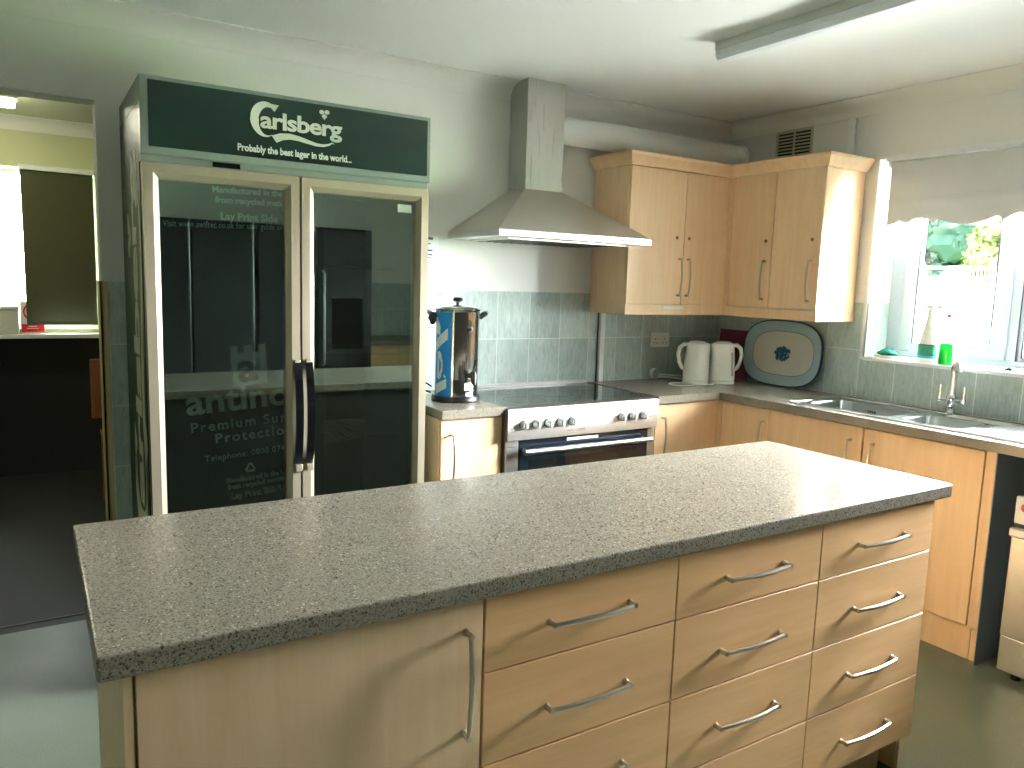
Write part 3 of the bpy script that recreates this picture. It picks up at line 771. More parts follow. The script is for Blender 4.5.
paper('white paper notice high on the wall beside the drinks fridge', -2.195, -1.988, 1.372, 1.668, -.001, [(-2.12, -2.018, 1.650, .012)]+[(-2.15, -2.03-.015*(k % 3), 1.628-.022*k, .005) for k in range(9)]+[(-2.05, -2.02, 1.594, .008), (-2.05, -2.022, 1.574, .008)])
paper('white paper notice on the tiles behind the tea urn', -2.11, -1.902, 1.115, 1.41, -.0078, [(-2.0, -1.96, 1.388, .004)]+[(-2.09, -1.93-.02*(k % 2), 1.33-.022*k, .005) for k in range(8)])

# ------------------------------------------------------------------ tea urn
UX, UY = -2.050, -.335
t = thing('tea_urn', 'tall stainless steel tea urn with blue label and black tap on the short worktop', 'urn', (UX, UY, Z))
b = BM(); lathe(b, [(.108, .0005), (.113, .004), (.113, .018), (.107, .026)], (UX, UY, Z), 40); obj('base', b, 'black', t, 40)
b = BM(); lathe(b, [(.1, .024), (.1, .1), (.1005, .103), (.1, .106), (.1, .405), (.103, .41), (.1, .414)], (UX, UY, Z), 56); obj('body', b, plain('polished_steel', (206, 204, 198), .12, 1.), t, 40)
b = BM(); lathe(b, [(.104, .4145), (.106, .419), (.1, .426), (.05, .436), (.001, .438)], (UX, UY, Z), 48); l = obj('lid', b, 'chrome', t, 40)
b = BM(); lathe(b, [(.008, .437), (.008, .448), (.022, .454), (.024, .462), (.018, .470), (.004, .472)], (UX, UY, Z), 20); obj('lid_knob', b, 'black', l, 40)
def around(a, r, z): return (UX+r*math.cos(a), UY+r*math.sin(a), Z+z)
CA = math.atan2(-3.45-UY, -3.705-UX)        # direction of the camera side of the room
def band(a0, a1, z0, z1, r, n=12):
    b = BM(); V = []
    for i in range(n+1):
        a = a0+(a1-a0)*i/n; V.append([b.verts.new(around(a, r, z0)), b.verts.new(around(a, r, z1))])
    for i in range(n): b.faces.new((V[i][0], V[i+1][0], V[i+1][1], V[i][1]))
    return b
rd = math.radians
lb = obj('label_band', band(CA-rd(72), CA-rd(14), .026, .404, .1006), 'blue', t, 60)
def lbl(q, n=1):   # patch of white lettering on the band, angle and height corners
    b = BM(); vs = [b.verts.new(around(CA+rd(a), .1012, z)) for a, z in q]; b.faces.new(vs); return b
b = BM()
def strip(a0, a1, l0, l1, r0, r1, n=6):
    V = []
    for i in range(n+1):
        q = i/n; a = CA+rd(a0+(a1-a0)*q); V.append((b.verts.new(around(a, .1014, l0+(r0-l0)*q)), b.verts.new(around(a, .1014, l1+(r1-l1)*q))))
    for A_, B_ in zip(V, V[1:]): b.faces.new((A_[0], B_[0], B_[1], A_[1]))
strip(-66, -48, .31, .395, .30, .34); strip(-60, -24, .235, .285, .285, .335); strip(-66, -58, .215, .262, .24, .285)
strip(-58, -50, .105, .225, .10, .23); strip(-50, -42, .10, .125, .115, .16); strip(-50, -42, .20, .23, .17, .215); strip(-44, -38, .125, .20, .14, .19)
strip(-64, -26, .03, .075, .065, .108); strip(-34, -28, .112, .128, .112, .118)
obj('lettering', b, 'print', lb)
ta = CA+rd(34)
b = BM(); rr = .1
for w, r0, r1, z0, z1 in ((.022, .098, .112, .10, .125),):
    pass
d = Vector((math.cos(ta), math.sin(ta), 0)); s = Vector((-d.y, d.x, 0)); o = Vector((UX, UY, Z))
P = lambda r, w, z: tuple(o+d*r+s*w+Vector((0, 0, z)))
tube(b, [P(.098, 0, .125), P(.135, 0, .125)], .013, 14); tube(b, [P(.13, 0, .145), P(.138, 0, .125), P(.142, 0, .085)], [.012, .015, .010], 14)
tp = obj('tap', b, 'black', t, 40)
b = BM(); tube(b, [P(.135, 0, .14), P(.14, 0, .165), P(.15, 0, .2)], [.006, .006, .008], 10); tube(b, [P(.11, -.03, .135), P(.11, -.032, .19)], [.004, .003], 8); obj('tap_lever', b, 'black', tp, 40)
b = BM(); tube(b, [P(.104, 0, .15), P(.104, 0, .37)], .006, 12); obj('sight_glass', b, M['clearpl'], t, 40)
b = BM(); tube(b, [P(.104, 0, .325), P(.104, 0, .338)], .0125, 12); tube(b, [P(.098, 0, .33), P(.108, 0, .33)], .01, 10); obj('sight_glass_clip', b, 'black', t, 40)
ha = CA-rd(84)
for a in (ha, ha+PI):
    d2 = Vector((math.cos(a), math.sin(a), 0)); s2 = Vector((-d2.y, d2.x, 0)); Q = lambda r, w, z: tuple(o+d2*r+s2*w+Vector((0, 0, z)))
    b = BM(); tube(b, [Q(.098, -.045, .38), Q(.125, -.04, .40), Q(.132, 0, .403), Q(.125, .04, .40), Q(.098, .045, .38)], [.008, .009, .010, .009, .008], 10); tube(b, [Q(.11, 0, .403), Q(.115, 0, .375), Q(.112, 0, .345)], [.018, .02, .008], 12) if a == ha else None; obj('carry_handle', b, 'black', t, 40)
b = BM(); box(b, UX-.001, UX+.001, UY-.001, UY+.001, Z+.03, Z+.031); b.clear()
for a0, a1, z0, z1 in ((22, 42, .055, .09), (26, 48, .03, .045)):
    V = []
    for i in range(7):
        a = CA+rd(a0+(a1-a0)*i/6); V.append([b.verts.new(around(a, .1012, z0)), b.verts.new(around(a, .1012, z1))])
    for i in range(6): b.faces.new((V[i][0], V[i+1][0], V[i+1][1], V[i][1]))
obj('warning_sticker', b, 'white', t)
pts = [(UX-.10, UY+.05, Z+.06), (UX-.14, UY+.10, Z+.09), (UX-.13, UY+.2, Z+.11), (UX-.03, UY+.3, Z+.16), (UX-.01, -.02, Z+.2)]
b = BM(); tube(b, pts, .0035, 6); tube(b, [(UX-.1, UY+.06, Z+.03), (UX-.14, UY+.12, Z+.05), (UX-.12, UY+.2, Z+.02), (UX-.16, UY+.24, Z+.006), (UX-.09, UY+.27, Z+.006)], .0035, 6); obj('power_cord', b, 'rubber', t, 60)

# ------------------------------------------------------------------ kettles and things in the corner
def kettle(label, x, y, hdir, group=None, gauge=None):
    a = math.atan2(hdir[1], hdir[0]); t = thing('kettle', label, 'kettle', (x, y, Z), group)
    b = BM(); lathe(b, [(.070, .0005), (.074, .003), (.074, .014), (.069, .02)], (x, y, Z), 36, 1.0, .95, a); obj('power_base', b, 'white', t, 40)
    prof = [(.0695, .021), (.0715, .026), (.0715, .05), (.069, .1), (.064, .16), (.0595, .215), (.057, .228), (.050, .236), (.03, .239), (.001, .24)]
    b = BM(); lathe(b, prof, (x, y, Z), 40, 1.05, .92, a)
    # spout: pull the upper rim opposite the handle
    hd = Vector((math.cos(a), math.sin(a), 0))
    for v in b.verts:
        h = (v.co.z-Z); q = Vector((v.co.x-x, v.co.y-y, 0)); f = max(0, -(q.dot(hd))/.06-.6)*max(0, min(1, (h-.15)/.075))
        if h < .236: v.co -= hd*.035*f
    obj('body', b, 'white', t, 50)
    b = BM(); q = lambda r, z: (x+hd.x*r, y+hd.y*r, Z+z)
    tube(b, [q(.05, .222), q(.078, .226), q(.102, .205), (q(.109, .165)), q(.100, .12), q(.085, .09), q(.066, .08)], [.011, .0125, .012, .0115, .0115, .012, .011], 12); obj('handle', b, 'white', t, 50)
    b = BM(); lathe(b, [(.044, .2375), (.044, .243), (.03, .246), (.001, .247)], (x, y, Z), 28, 1, .9, a); obj('lid', b, 'white', t, 40)
    if gauge is not None:
        g = a+gauge; b = BM(); V = []
        for z in [.05+.015*k for k in range(10)]:
            r = [p for p in prof if p[1] <= z][-1][0]
            # interpolate the body radius
            lo = [p for p in prof if p[1] <= z][-1]; hi = [p for p in prof if p[1] > z][0]; r = lo[0]+(hi[0]-lo[0])*(z-lo[1])/(hi[1]-lo[1])
            row = []
            for dg in (-.13, .13):
                cx, sy = (r+.0015)*math.cos(gauge+dg)*1.05, (r+.0015)*math.sin(gauge+dg)*.92
                row.append(b.verts.new((x+cx*math.cos(a)-sy*math.sin(a), y+cx*math.sin(a)+sy*math.cos(a), Z+z)))
            V.append(row)
        for A, B in zip(V, V[1:]): b.faces.new((A[0], A[1], B[1], B[0]))
        obj('water_gauge', b, plain('grey_gauge', (168, 172, 172), .3), t)
    return t
LK = kettle('white kettle with its handle on the left, nearer the wall socket', -.442, -.262, (-.86, .5), None)
kettle('white kettle with a grey water gauge and its handle on the right, beside the tray', -.292, -.322, (.86, -.5), None, -.95)
b = BM(); tube(b, [(-.585+.085*math.cos(2*PI*k/28), -.30+.06*math.sin(2*PI*k/28), Z+.0045) for k in range(28)], .0038, 8, True)
tube(b, [(-.535, -.34, Z+.0045), (-.46, -.36, Z+.0045), (-.40, -.365, Z+.0045)], .0038, 8)
obj('cord', b, 'white', LK, 60)
t = thing('power_plug', 'grey-white round plug with twin leads lying against the tiles under the double socket', 'plug', (-.55, -.04, Z))
b = BM(); tube(b, [(-.558, -.052, Z+.035), (-.558, -.03, Z+.035)], [.027, .03], 20); obj('head', b, plain('grey_plastic', (176, 180, 176), .4), t, 40)
b = BM(); tube(b, [(-.535, -.045, Z+.03), (-.47, -.06, Z+.025), (-.40, -.1, Z+.022)], .0045, 8); tube(b, [(-.535, -.045, Z+.018), (-.47, -.075, Z+.012), (-.41, -.13, Z+.006)], .0045, 8); obj('lead', b, 'white', t, 60)

# red board leaning behind kettles, against the right wall
t = thing('chopping_board', 'dark red chopping board leaning in the corner behind the kettles', 'board', (-.03, -.17, Z))
b = BM(); box(b, -.006, .006, -.125, .125, 0, .30, .004)
o = obj('board', b, 'red', t, None, True); t.rotation_euler = (0, rd(6), 0); t.location = (-.048, -.165, Z+.001)

# tray
t = thing('serving_tray', 'large oval serving tray with blue rim and blue flower motif, leaning on the tiles', 'tray', (-.055, -.542, Z+.001))
def superell(a, b_, n=64, e=2.9):
    r = []
    for k in range(n):
        th = 2*PI*k/n; c, s = math.cos(th), math.sin(th)
        r.append((a*math.copysign(abs(c)**(2/e), c), b_*math.copysign(abs(s)**(2/e), s)))
    return r
TA, TB = .270, .187
def trayring(b, specs, n=64):
    rings = [[b.verts.new((dx, p[0], TB+p[1])) for p in superell(TA*s, TB*(1-(1-s)*TA/TB), n)] for s, dx in specs]
    for A, B in zip(rings, rings[1:]):
        for k in range(n): b.faces.new((A[k], A[(k+1) % n], B[(k+1) % n], B[k]))
    return rings
b = BM(); R_ = trayring(b, [(1, -.016), (.975, -.012), (.77, .0)]); obj('rim', b, 'trayrim', t, 50, True)
b = BM(); R_ = trayring(b, [(.772, -.0002), (.76, .002), (.3, .002)]); b.faces.new(R_[-1]); obj('centre', b, 'traywhite', t, 50, True)
b = BM(); R_ = trayring(b, [(.985, -.0175), (1.005, -.019), (1.015, -.012), (.99, .004), (.78, .008), (.3, .008)]); b.faces.new(R_[-1]); obj('edge_and_back', b, 'trayblue', t, 50, True)
b = BM(); trayring(b, [(.782, -.0012), (.776, -.0022), (.768, -.0012)]); obj('ring_line', b, plain('rim_line', (110, 130, 130), .5), t, 50, True)
b = BM(); rng = random.Random(3)
for k in range(90):
    a, r = rng.uniform(0, 2*PI), .052*rng.random()**.6
    cy, cz = r*math.cos(a), TB+r*.78*math.sin(a); w = rng.uniform(.006, .011); th = rng.uniform(0, PI)
    vs = [b.verts.new((.0008, cy+w*q*math.cos(th+p), cz+w*q*math.sin(th+p))) for p, q in ((0, 1.4), (.9, .8), (PI*.5+.4, .6), (PI, 1.4), (PI+.9, .8), (PI*1.5+.4, .6))]
    b.faces.new(vs)
obj('flower_motif', b, 'motif', t, None, True)
t.rotation_euler = (0, rd(4.5), 0); t.location = (-.062, -.542, Z+.004)

# ------------------------------------------------------------------ things on the sill
SZ = WZ0+.0135
t = thing('soap_dish', 'white soap dish on the left end of the window sill', 'dish', (.04, -1.115, SZ))
b = BM(); lathe(b, [(.03, .0), (.042, .002), (.052, .016), (.049, .016), (.04, .005), (.001, .004)], (.045, -1.115, SZ), 28, .8, 1.25); obj('dish', b, 'white', t, 40)
b = BM(); rng = random.Random(5)
for i in range(6):
    lathe(b, [(.001, .006)]+[(.045*math.sin(PI*k/8)*(1-.1*i)+.001, .006+.034*(k/8)*(1-.06*i)) for k in range(1, 8)]+[(.001, .040)], (.050+rng.uniform(-.006, .006), -1.125+rng.uniform(-.014, .014), SZ), 16, .6, 1.1, rng.uniform(0, 3))
bmesh.ops.scale(b, vec=(1.15, 1.3, 1.35), space=Matrix.Translation((-.045, 1.125, -SZ-.006)), verts=b.verts)
tag(obj('cleaning_cloth', b, 'cloth', None, 60, loc=(.045, -1.12, SZ)), 'crumpled teal cloth heaped on the white soap dish on the sill', 'cloth')

bx, by = .045, -1.328
t = thing('spray_bottle', 'white trigger spray bottle with a green label standing on the window sill', 'bottle', (bx, by, SZ))
b = BM(); lathe(b, [(.040, 0), (.043, .005), (.044, .02), (.043, .09), (.040, .11), (.032, .15), (.022, .195), (.015, .225), (.014, .24)], (bx, by, SZ), 32, .62, 1.0); obj('body', b, 'white', t, 40)
b = BM(); lathe(b, [(.0445, .022), (.0445, .088)], (bx, by, SZ), 32, .63, 1.01, 0, False); obj('label', b, 'spraylabel', t, 40)
b = BM(); lathe(b, [(.0448, .022), (.0448, .034)], (bx, by, SZ), 32, .63, 1.01, 0, False); obj('label_foot', b, 'labelblue', t, 40)
b = BM(); lathe(b, [(.0448, .084), (.0448, .090)], (bx, by, SZ), 32, .63, 1.01, 0, False); obj('label_line', b, 'ink', t, 40)
b = BM(); lathe(b, [(.017, .232), (.017, .255), (.013, .262)], (bx, by, SZ), 20); box(b, bx-.012, bx+.012, by-.05, by+.028, .262+SZ, .285+SZ, .006); box(b, bx-.01, bx+.01, by-.062, by-.05, .266+SZ, .281+SZ, .003); hd = obj('trigger_head', b, 'white', t, 40)
b = BM(); tube(b, [(bx, by-.03, SZ+.264), (bx, by-.042, SZ+.245), (bx, by-.038, SZ+.222), (bx, by-.03, SZ+.212)], [.006, .006, .005, .004], 8); obj('trigger', b, 'white', hd, 40)
bx, by = .022, -1.432
t = thing('soap_bottle', 'clear washing-up bottle with green liquid and a pink-red cap on the sill', 'bottle', (bx, by, SZ))
def sb(prof): return lathe(BM(), [(r*.78, z) for r, z in prof], (bx, by, SZ), 28, .8, 1.0)
obj('liquid', sb([(.039, .001), (.041, .004), (.034, .105), (.001, .1055)]), 'lime', t, 40)
obj('body', sb([(.040, .0), (.0425, .003), (.0355, .108), (.034, .15), (.028, .185), (.012, .215), (.011, .225)]), 'clearpl', t, 40)
obj('cap', sb([(.015, .2255), (.016, .235), (.013, .242), (.005, .244), (.005, .262), (.003, .265)]), 'pink', t, 40)
b = BM(); box(b, .07, .1, -1.712, -1.68, SZ, SZ+.011, .003); tag(obj('window_stopper', b, 'gasket', loc=(.085, -1.7, SZ)), 'small dark stopper lying on the sill under the mullion', 'stopper')

# ------------------------------------------------------------------ dishwasher
t = thing('dishwasher', 'stainless steel under-counter dishwasher with a red button, right of the sink run', 'dishwasher', (-.3, -2.4, 0))
dy0, dy1 = -2.085, -2.685
b = BM(); box(b, -.565, -.03, dy1+.004, dy0-.004, .04, .72, .004); obj('body', b, 'steel', t)
b = BM(); box(b, -.592, -.566, dy1, dy0, .618, .722, .004); cp = obj('control_panel', b, plain('white_panel', (222, 222, 218), .35), t)
b = BM(); tube(b, [(-.592, -2.122, .683), (-.597, -2.122, .683)], .016, 18); lab(obj('button', b, plain('red_button', (196, 70, 80), .4), cp, 40), 'red round button')
for y in (-2.25, -2.35):
    b = BM(); tube(b, [(-.592, y, .683), (-.597, y, .683)], .016, 18); obj('button', b, 'black', cp, 40)
b = BM(); box(b, -.588, -.567, dy1+.002, dy0-.002, .604, .6175); obj('seal', b, 'black', t)
b = BM(); box(b, -.598, -.566, dy1, dy0, .175, .60, .005); dd = obj('door', b, 'steelsoft', t)
b = BM(); prism(b, [(-.598, .603), (-.615, .600), (-.617, .575), (-.598, .565)], 'y', dy1, dy0); obj('handle_lip', b, plain('pale_lip', (226, 220, 208), .35), dd)
b = BM(); box(b, -.590, -.566, dy1, dy0, .035, .172, .003); obj('kick_panel', b, 'steelsoft', t)
for y in (dy0-.05, dy1+.05):
    for x in (-.54, -.08):
        b = BM(); cyl(b, (x, y, 0), (x, y, .04), .018, 12); obj('foot', b, 'black', t, 40)

# ------------------------------------------------------------------ drinks fridge
FX0, FX1, FYF = -3.382, -2.356, -.658
t = thing('display_fridge', 'tall double-door glass drinks fridge with a dark green header sign, beside the doorway', 'fridge', ((FX0+FX1)/2, -.34, 0))
BYF = -.600
b = BM()
box(b, FX0, FX0+.03, BYF, -.03, .08, 2.0); box(b, FX1-.03, FX1, BYF, -.03, .08, 2.0)
box(b, FX0+.03, FX1-.03, -.05, -.03, .08, 2.0); box(b, FX0+.03, FX1-.03, BYF, -.05, .08, .14); box(b, FX0+.03, FX1-.03, BYF, -.05, 1.80, 2.0)
shell = obj('body', b, 'greenside', t)
b = BM(); box(b, FX0+.0305, FX0+.033, BYF+.002, -.051, .141, 1.799); box(b, FX1-.033, FX1-.0305, BYF+.002, -.051, .141, 1.799); box(b, FX0+.033, FX1-.033, -.054, -.0505, .141, 1.799); box(b, FX0+.034, FX1-.034, BYF+.002, -.055, .1405, .143); obj('liner', b, 'innerdark', t)
for z in (.45, .80, 1.15, 1.5):
    b = BM()
    for k in range(15): cyl(b, (-2.72+k*.0235, -.47, z), (-2.72+k*.0235, -.06, z), .0018, 6)
    for y in (-.47, -.27, -.06): cyl(b, (-2.735, y, z-.003), (-2.392, y, z-.003), .003, 6)
    obj('wire_shelf', b, 'innerdark', t)
b = BM(); box(b, FX0+.01, FX1-.01, BYF-.02, -.06, 0, .0795); box(b, FX0+.002, FX1-.002, BYF-.045, BYF-.0005, .02, .145, .003); obj('kick_grille', b, 'headgrey', t)
# header
b = BM(); box(b, FX0, FX1, FYF+.003, -.03, 2.0005, 2.0775, .002); box(b, FX0, FX1, FYF+.003, BYF-.0005, 1.832, 2.0, .002); hd = obj('header', b, 'headgrey', t)
b = BM(); box(b, FX0+.001, FX1-.001, FYF+.02, BYF-.0005, 1.81, 1.8315); obj('header_base_strip', b, 'headgrey', t)
b = BM(); box(b, -3.16, -3.07, FYF+.0185, FYF+.02, 1.8125, 1.829); lab(obj('display', b, 'blackgloss', t), 'small black temperature display')
b = BM(); box(b, FX0+.024, FX1-.014, FYF-.0005, FYF+.0025, 1.856, 2.064, .0008); sg = obj('sign_panel', b, 'green', t)
PY = FYF-.0012
def swirl_sign(parent, mtx, mat, s=1.):
    # big C, written from a varying-width ribbon, the flag wave, the leaf and the lettering
    def R(c, w): return ribbon([(x*s, y*s) for x, y in c], [q*s for q in w])
    cc = [(.064+.046*math.cos(a)*.84, .073+.066*math.sin(a)) for a in [rd(66+232*i/24) for i in range(25)]]
    cw = [.0075+.0065*math.sin(PI*min(1, i/15))**.8 if i < 12 else max(.0011, .0140*max(0., 1-(i-12)/12)**.9) for i in range(25)]
    polys = R(cc, cw)
    polys.append([(x*s, y*s) for x, y in ((.050, .146), (.104, .142), (.090, .113), (.076, .130), (.062, .134))])
    wave = [(.088, -.002), (.112, .012), (.140, .017), (.170, .013), (.200, .004), (.230, -.004), (.255, -.004), (.275, .004), (.284, .012), (.292, .008)]
    ww = [.016, .0145, .0125, .0105, .0085, .0068, .0055, .004, .0025, .001]
    polys += R(wave, ww)
    for cx, cy, rx in ((.248, .141, .0088), (.266, .143, .0088), (.257, .124, .0088)):
        polys.append([((cx+rx*math.cos(q))*s, (cy+rx*1.1*math.sin(q))*s) for q in [2*PI*i/10 for i in range(10)]])
    polys.append([(x*s, y*s) for x, y in ((.247, .126), (.267, .126), (.257, .108))])
    o1 = poly_obj('logo', polys, mat, parent, mtx)
    o2 = text('logo_lettering', 'arlsberg', .098*s, mat, parent, mtx @ Matrix.Translation((.044*s, .042*s, 0)), .0026*s, sx=.935, spacing=.93)
swirl_sign(sg, front(-3.052, PY, 1.926) @ Matrix.Diagonal((1.06, .80, 1, 1)), 'print')
text('slogan', 'Probably the best lager in the world...', .0325, 'print', sg, front(-3.083, PY, 1.874), .0010, sx=.82)
# side lettering reading upward
SM = side_up(FX0-.0009, -.335, .34)
swirl_sign(shell, side_up(FX0-.0009, -.565, .40) @ Matrix.Diagonal((4.6, 2.35, 1, 1)), 'printside', 1.)
# doors
def door(x0, x1, hx, side):
    z0, z1 = .155, 1.806; y0, y1 = FYF, BYF-.004
    b = BM(); fo = .030; fi = .048
    for q in ((x0, x0+fo, z0, z1), (x1-fo, x1, z0, z1), (x0+fo, x1-fo, z0, z0+fo), (x0+fo, x1-fo, z1-fo, z1)):
        box(b, q[0], q[1], y0, y1, q[2], q[3])
    # inner bevel
    ring = lambda i, y: [(x0+i, y, z0+i), (x1-i, y, z0+i), (x1-i, y, z1-i), (x0+i, y, z1-i)]
    A = [b.verts.new(p) for p in ring(fo, y0)]; B = [b.verts.new(p) for p in ring(fi, y0+.018)]
    for k in range(4): b.faces.new((A[k], A[(k+1) % 4], B[(k+1) % 4], B[k]))
    for q in ((x0+fo, x0+fi, z0+fo, z1-fo), (x1-fi, x1-fo, z0+fo, z1-fo), (x0+fi, x1-fi, z0+fo, z0+fi), (x0+fi, x1-fi, z1-fi, z1-fo)):
        box(b, q[0], q[1], y0+.0185, y1, q[2], q[3])
    d = obj('door', b, 'champ', t)
    b = BM(); box(b, x0+fi-.004, x1-fi+.004, y0+.022, y0+.028, z0+fi-.004, z1-fi+.004); obj('glass', b, 'coolglass', d)
    b = BM()
    N = 12; pts = []
    for i in range(N+1):
        q = i/N; pts.append((hx, y0-.012-.030*math.sin(PI*q)**.7, 1.145-.385*q))
    V = []
    for (x, y, z) in pts: V.append([b.verts.new((x-.014, y, z)), b.verts.new((x+.014, y, z)), b.verts.new((x+.012, y+.016, z)), b.verts.new((x-.012, y+.016, z))])
    for A_, B_ in zip(V, V[1:]):
        for k in range(4): b.faces.new((A_[k], A_[(k+1) % 4], B_[(k+1) % 4], B_[k]))
    b.faces.new(V[0]); b.faces.new(list(reversed(V[-1])))
    lab(obj('handle', b, 'blackgloss', d, 50), 'curved black handle')
    b = BM(); box(b, hx-.013, hx+.013, y0-.03, y0-.0005, .735, .762, .003); obj('handle_mount', b, 'champ', d)
    b = BM(); box(b, hx-.011, hx+.011, y0-.016, y0-.0005, 1.14, 1.152, .003); obj('handle_mount', b, 'champ', d)
    return d
door(-3.379, -2.870, -2.884, 1)
d = door(-2.862, -2.360, -2.842, -1)
b = BM(); box(b, -2.482, -2.424, FYF+.0205, FYF+.0218, 1.712, 1.742); st = lab(obj('sticker', b, plain('pale_sticker_glass', (150, 156, 138), .5), d), 'small pale sticker in the top corner of the glass')
# black printed board behind the left glass
BOY = -.578
t = thing('printed_board', 'black printed protection sheet standing inside the fridge behind the left glass door', 'board', (-3.05, BOY, .145))
b = BM(); box(b, -3.338, -2.756, BOY, BOY+.008, .146, 1.772); sh = obj('sheet', b, 'board', t)
ty = BOY-.0009
RT = rd(3.4)
def btxt(s, x, z, size, mat='printgreen', bold=.0, sx=1., rot=RT, sp=1.): return text('print', s, size, mat, sh, front(x, ty, z, rot), bold, .0005, sx=sx, spacing=sp)
btxt('antinox', -3.252, .955, .124, 'printboard', .003, 1.17, sp=1.0)
btxt('Premium Surface', -3.240, .889, .050, 'printboard', .0008, sx=1.06, sp=1.22)
btxt('Protection', -3.158, .845, .050, 'printboard', .0008, sx=1.06, sp=1.22)
btxt('Telephone: 0800 074', -3.194, .780, .031, 'printboard', .0004, sp=1.08)
btxt('Manufactured in the UK', -3.122, .693, .025, 'printboard', .0010, sx=.95)
btxt('from recycled materials', -3.116, .668, .025, 'printboard', .0010, sx=.95)
btxt('Lay Print Side Up', -3.105, .630, .031, 'printboard', .0012, sx=.98)
btxt('Manufactured in the UK', -3.152, 1.735, .030, 'printboarddim', .0010, rot=rd(1))
btxt('from recycled materials', -3.142, 1.700, .030, 'printboarddim', .0010, rot=rd(1))
btxt('Lay Print Side Up', -3.126, 1.643, .036, 'printboarddim', .0012, rot=rd(1))
btxt('Visit www.swiftec.co.uk for user guide and datasheets', -3.312, 1.608, .0305, 'printboarddim', .0004, rot=rd(1.6), sp=1.08, sx=.72)
cm = front(-3.093, ty, 1.050, RT)
def rect(x0, x1, y0, y1): return [(x0, y0), (x1, y0), (x1, y1), (x0, y1)]
poly_obj('print', [rect(0, .125, 0, .120), rect(0, .026, .1201, .146), rect(.047, .078, .1201, .146), rect(.099, .125, .1201, .146)], 'printboard', sh, cm, .0005)
text('print', 'a', .150, 'board', sh, front(-3.0735, ty-.0009, 1.0685, RT), .004, .0005, sx=1.10)
# recycling triangle
tri = []
for k in range(3):
    a = rd(90+120*k); a2 = rd(90+120*(k+1)); p, q = Vector((.022*math.cos(a), .022*math.sin(a))), Vector((.022*math.cos(a2), .022*math.sin(a2)))
    tri += ribbon([tuple(p.lerp(q, .12)), tuple(p.lerp(q, .7))], [.003, .003]); m = p.lerp(q, .7); n = p.lerp(q, .95); dv = (q-p).normalized(); nv = Vector((-dv.y, dv.x))
    tri.append([tuple(m+nv*.006), tuple(n), tuple(m-nv*.006)])
poly_obj('print', tri, 'printboard', sh, front(-3.035, ty, .742, RT), .0005)

# ------------------------------------------------------------------ ceiling lamps
t = thing('ceiling_lamp', 'long fluorescent batten lamp on the kitchen ceiling', 'ceiling lamp', (-1.26, -1.85, CEIL))
b = BM(); box(b, -1.302, -1.225, -2.62, -1.095, CEIL-.034, CEIL-.0005, .003); obj('housing', b, 'lampgrey', t)
b = BM()
pr = [(-1.300, CEIL-.0345), (-1.302, CEIL-.055), (-1.290, CEIL-.07), (-1.2635, CEIL-.075), (-1.237, CEIL-.07), (-1.225, CEIL-.055), (-1.227, CEIL-.0345)]
prism(b, pr, 'y', -2.615, -1.1); obj('diffuser', b, 'tube', t, 30)
t = thing('ceiling_lamp', 'lit lamp on the ceiling of the next room, at the left edge', 'ceiling lamp', (-4.2, 1.9, CEIL))
b = BM(); box(b, -4.6, -3.72, 2.0, 2.12, CEIL-.03, CEIL-.0005); obj('housing', b, 'lampgrey', t)
b = BM(); box(b, -4.59, -3.73, 2.005, 2.115, CEIL-.07, CEIL-.0305, .01); obj('diffuser', b, 'glow', t)

# ------------------------------------------------------------------ next room
t = thing('added_net_screen', 'added white net curtain over the far window left of the olive blind', 'screen', (-3.85, FY+.05, 1.03))  # added net, hung here to cut the glare of the far window
b = BM(); V = []
for i in range(40):
    x = FWX0+.002+(-3.735-FWX0)*i/39; yy = FY+.03+.008*math.sin(i*1.3); V.append([b.verts.new((x, yy, 1.012)), b.verts.new((x, yy, 2.1))])
for A_, B_ in zip(V, V[1:]): b.faces.new((A_[0], B_[0], B_[1], A_[1]))
obj('fabric', b, fabric('screen_fabric', (236, 238, 236), .06), t, 60)
b = BM(); cyl(b, (FWX0+.002, FY+.03, 2.105), (-3.737, FY+.03, 2.105), .006, 8); obj('rod', b, 'white', t, 40)
t = thing('safety_sign', 'white sign with red ring and red band standing on the far sill beside the blind', 'sign', (-3.7, FY+.03, 1.0))
b = BM(); box(b, -3.765, -3.62, FY-.004, FY, 1.001, 1.22); obj('board', b, 'white', t)
b = BM(); box(b, -3.762, -3.625, FY-.006, FY-.0042, 1.008, 1.063); obj('red_band', b, 'signred', t)
b = BM(); tube(b, [(-3.69+.055*math.cos(2*PI*k/24), FY-.005, 1.148+.055*math.sin(2*PI*k/24)) for k in range(24)], .006, 6, True); tube(b, [(-3.727, FY-.005, 1.187), (-3.653, FY-.005, 1.109)], .005, 6); obj('prohibition_ring', b, 'signred', t)
b = BM(); box(b, -3.73, -3.66, FY-.0072, FY-.006, 1.030, 1.036); box(b, -3.72, -3.67, FY-.0072, FY-.006, 1.044, 1.05); obj('wording', b, 'print', t)
t = thing('storage_box', 'pale grey box standing on the far sill at the left edge', 'box', (-3.95, FY-.05, 1.0))
b = BM(); box(b, -4.12, -3.775, FY-.11, FY-.01, 1.001, 1.165, .006); obj('body', b, plain('pale_grey_box', (206, 206, 200), .5), t)
b = BM(); box(b, -4.125, -3.77, FY-.115, FY-.006, 1.166, 1.188, .005); obj('lid', b, plain('pale_grey_lid', (222, 222, 216), .5), t)
t = thing('wooden_chair', 'brown wooden chair half hidden behind the doorway edge in the next room', 'chair', (-3.2, 1.75, 0))
b = BM(); box(b, -3.43, -3.02, 1.52, 1.545, .60, .945, .008); obj('backrest', b, 'brown', t)
b = BM(); box(b, -3.365, -3.02, 1.53, 1.94, .43, .46, .008); obj('seat', b, 'brown', t)
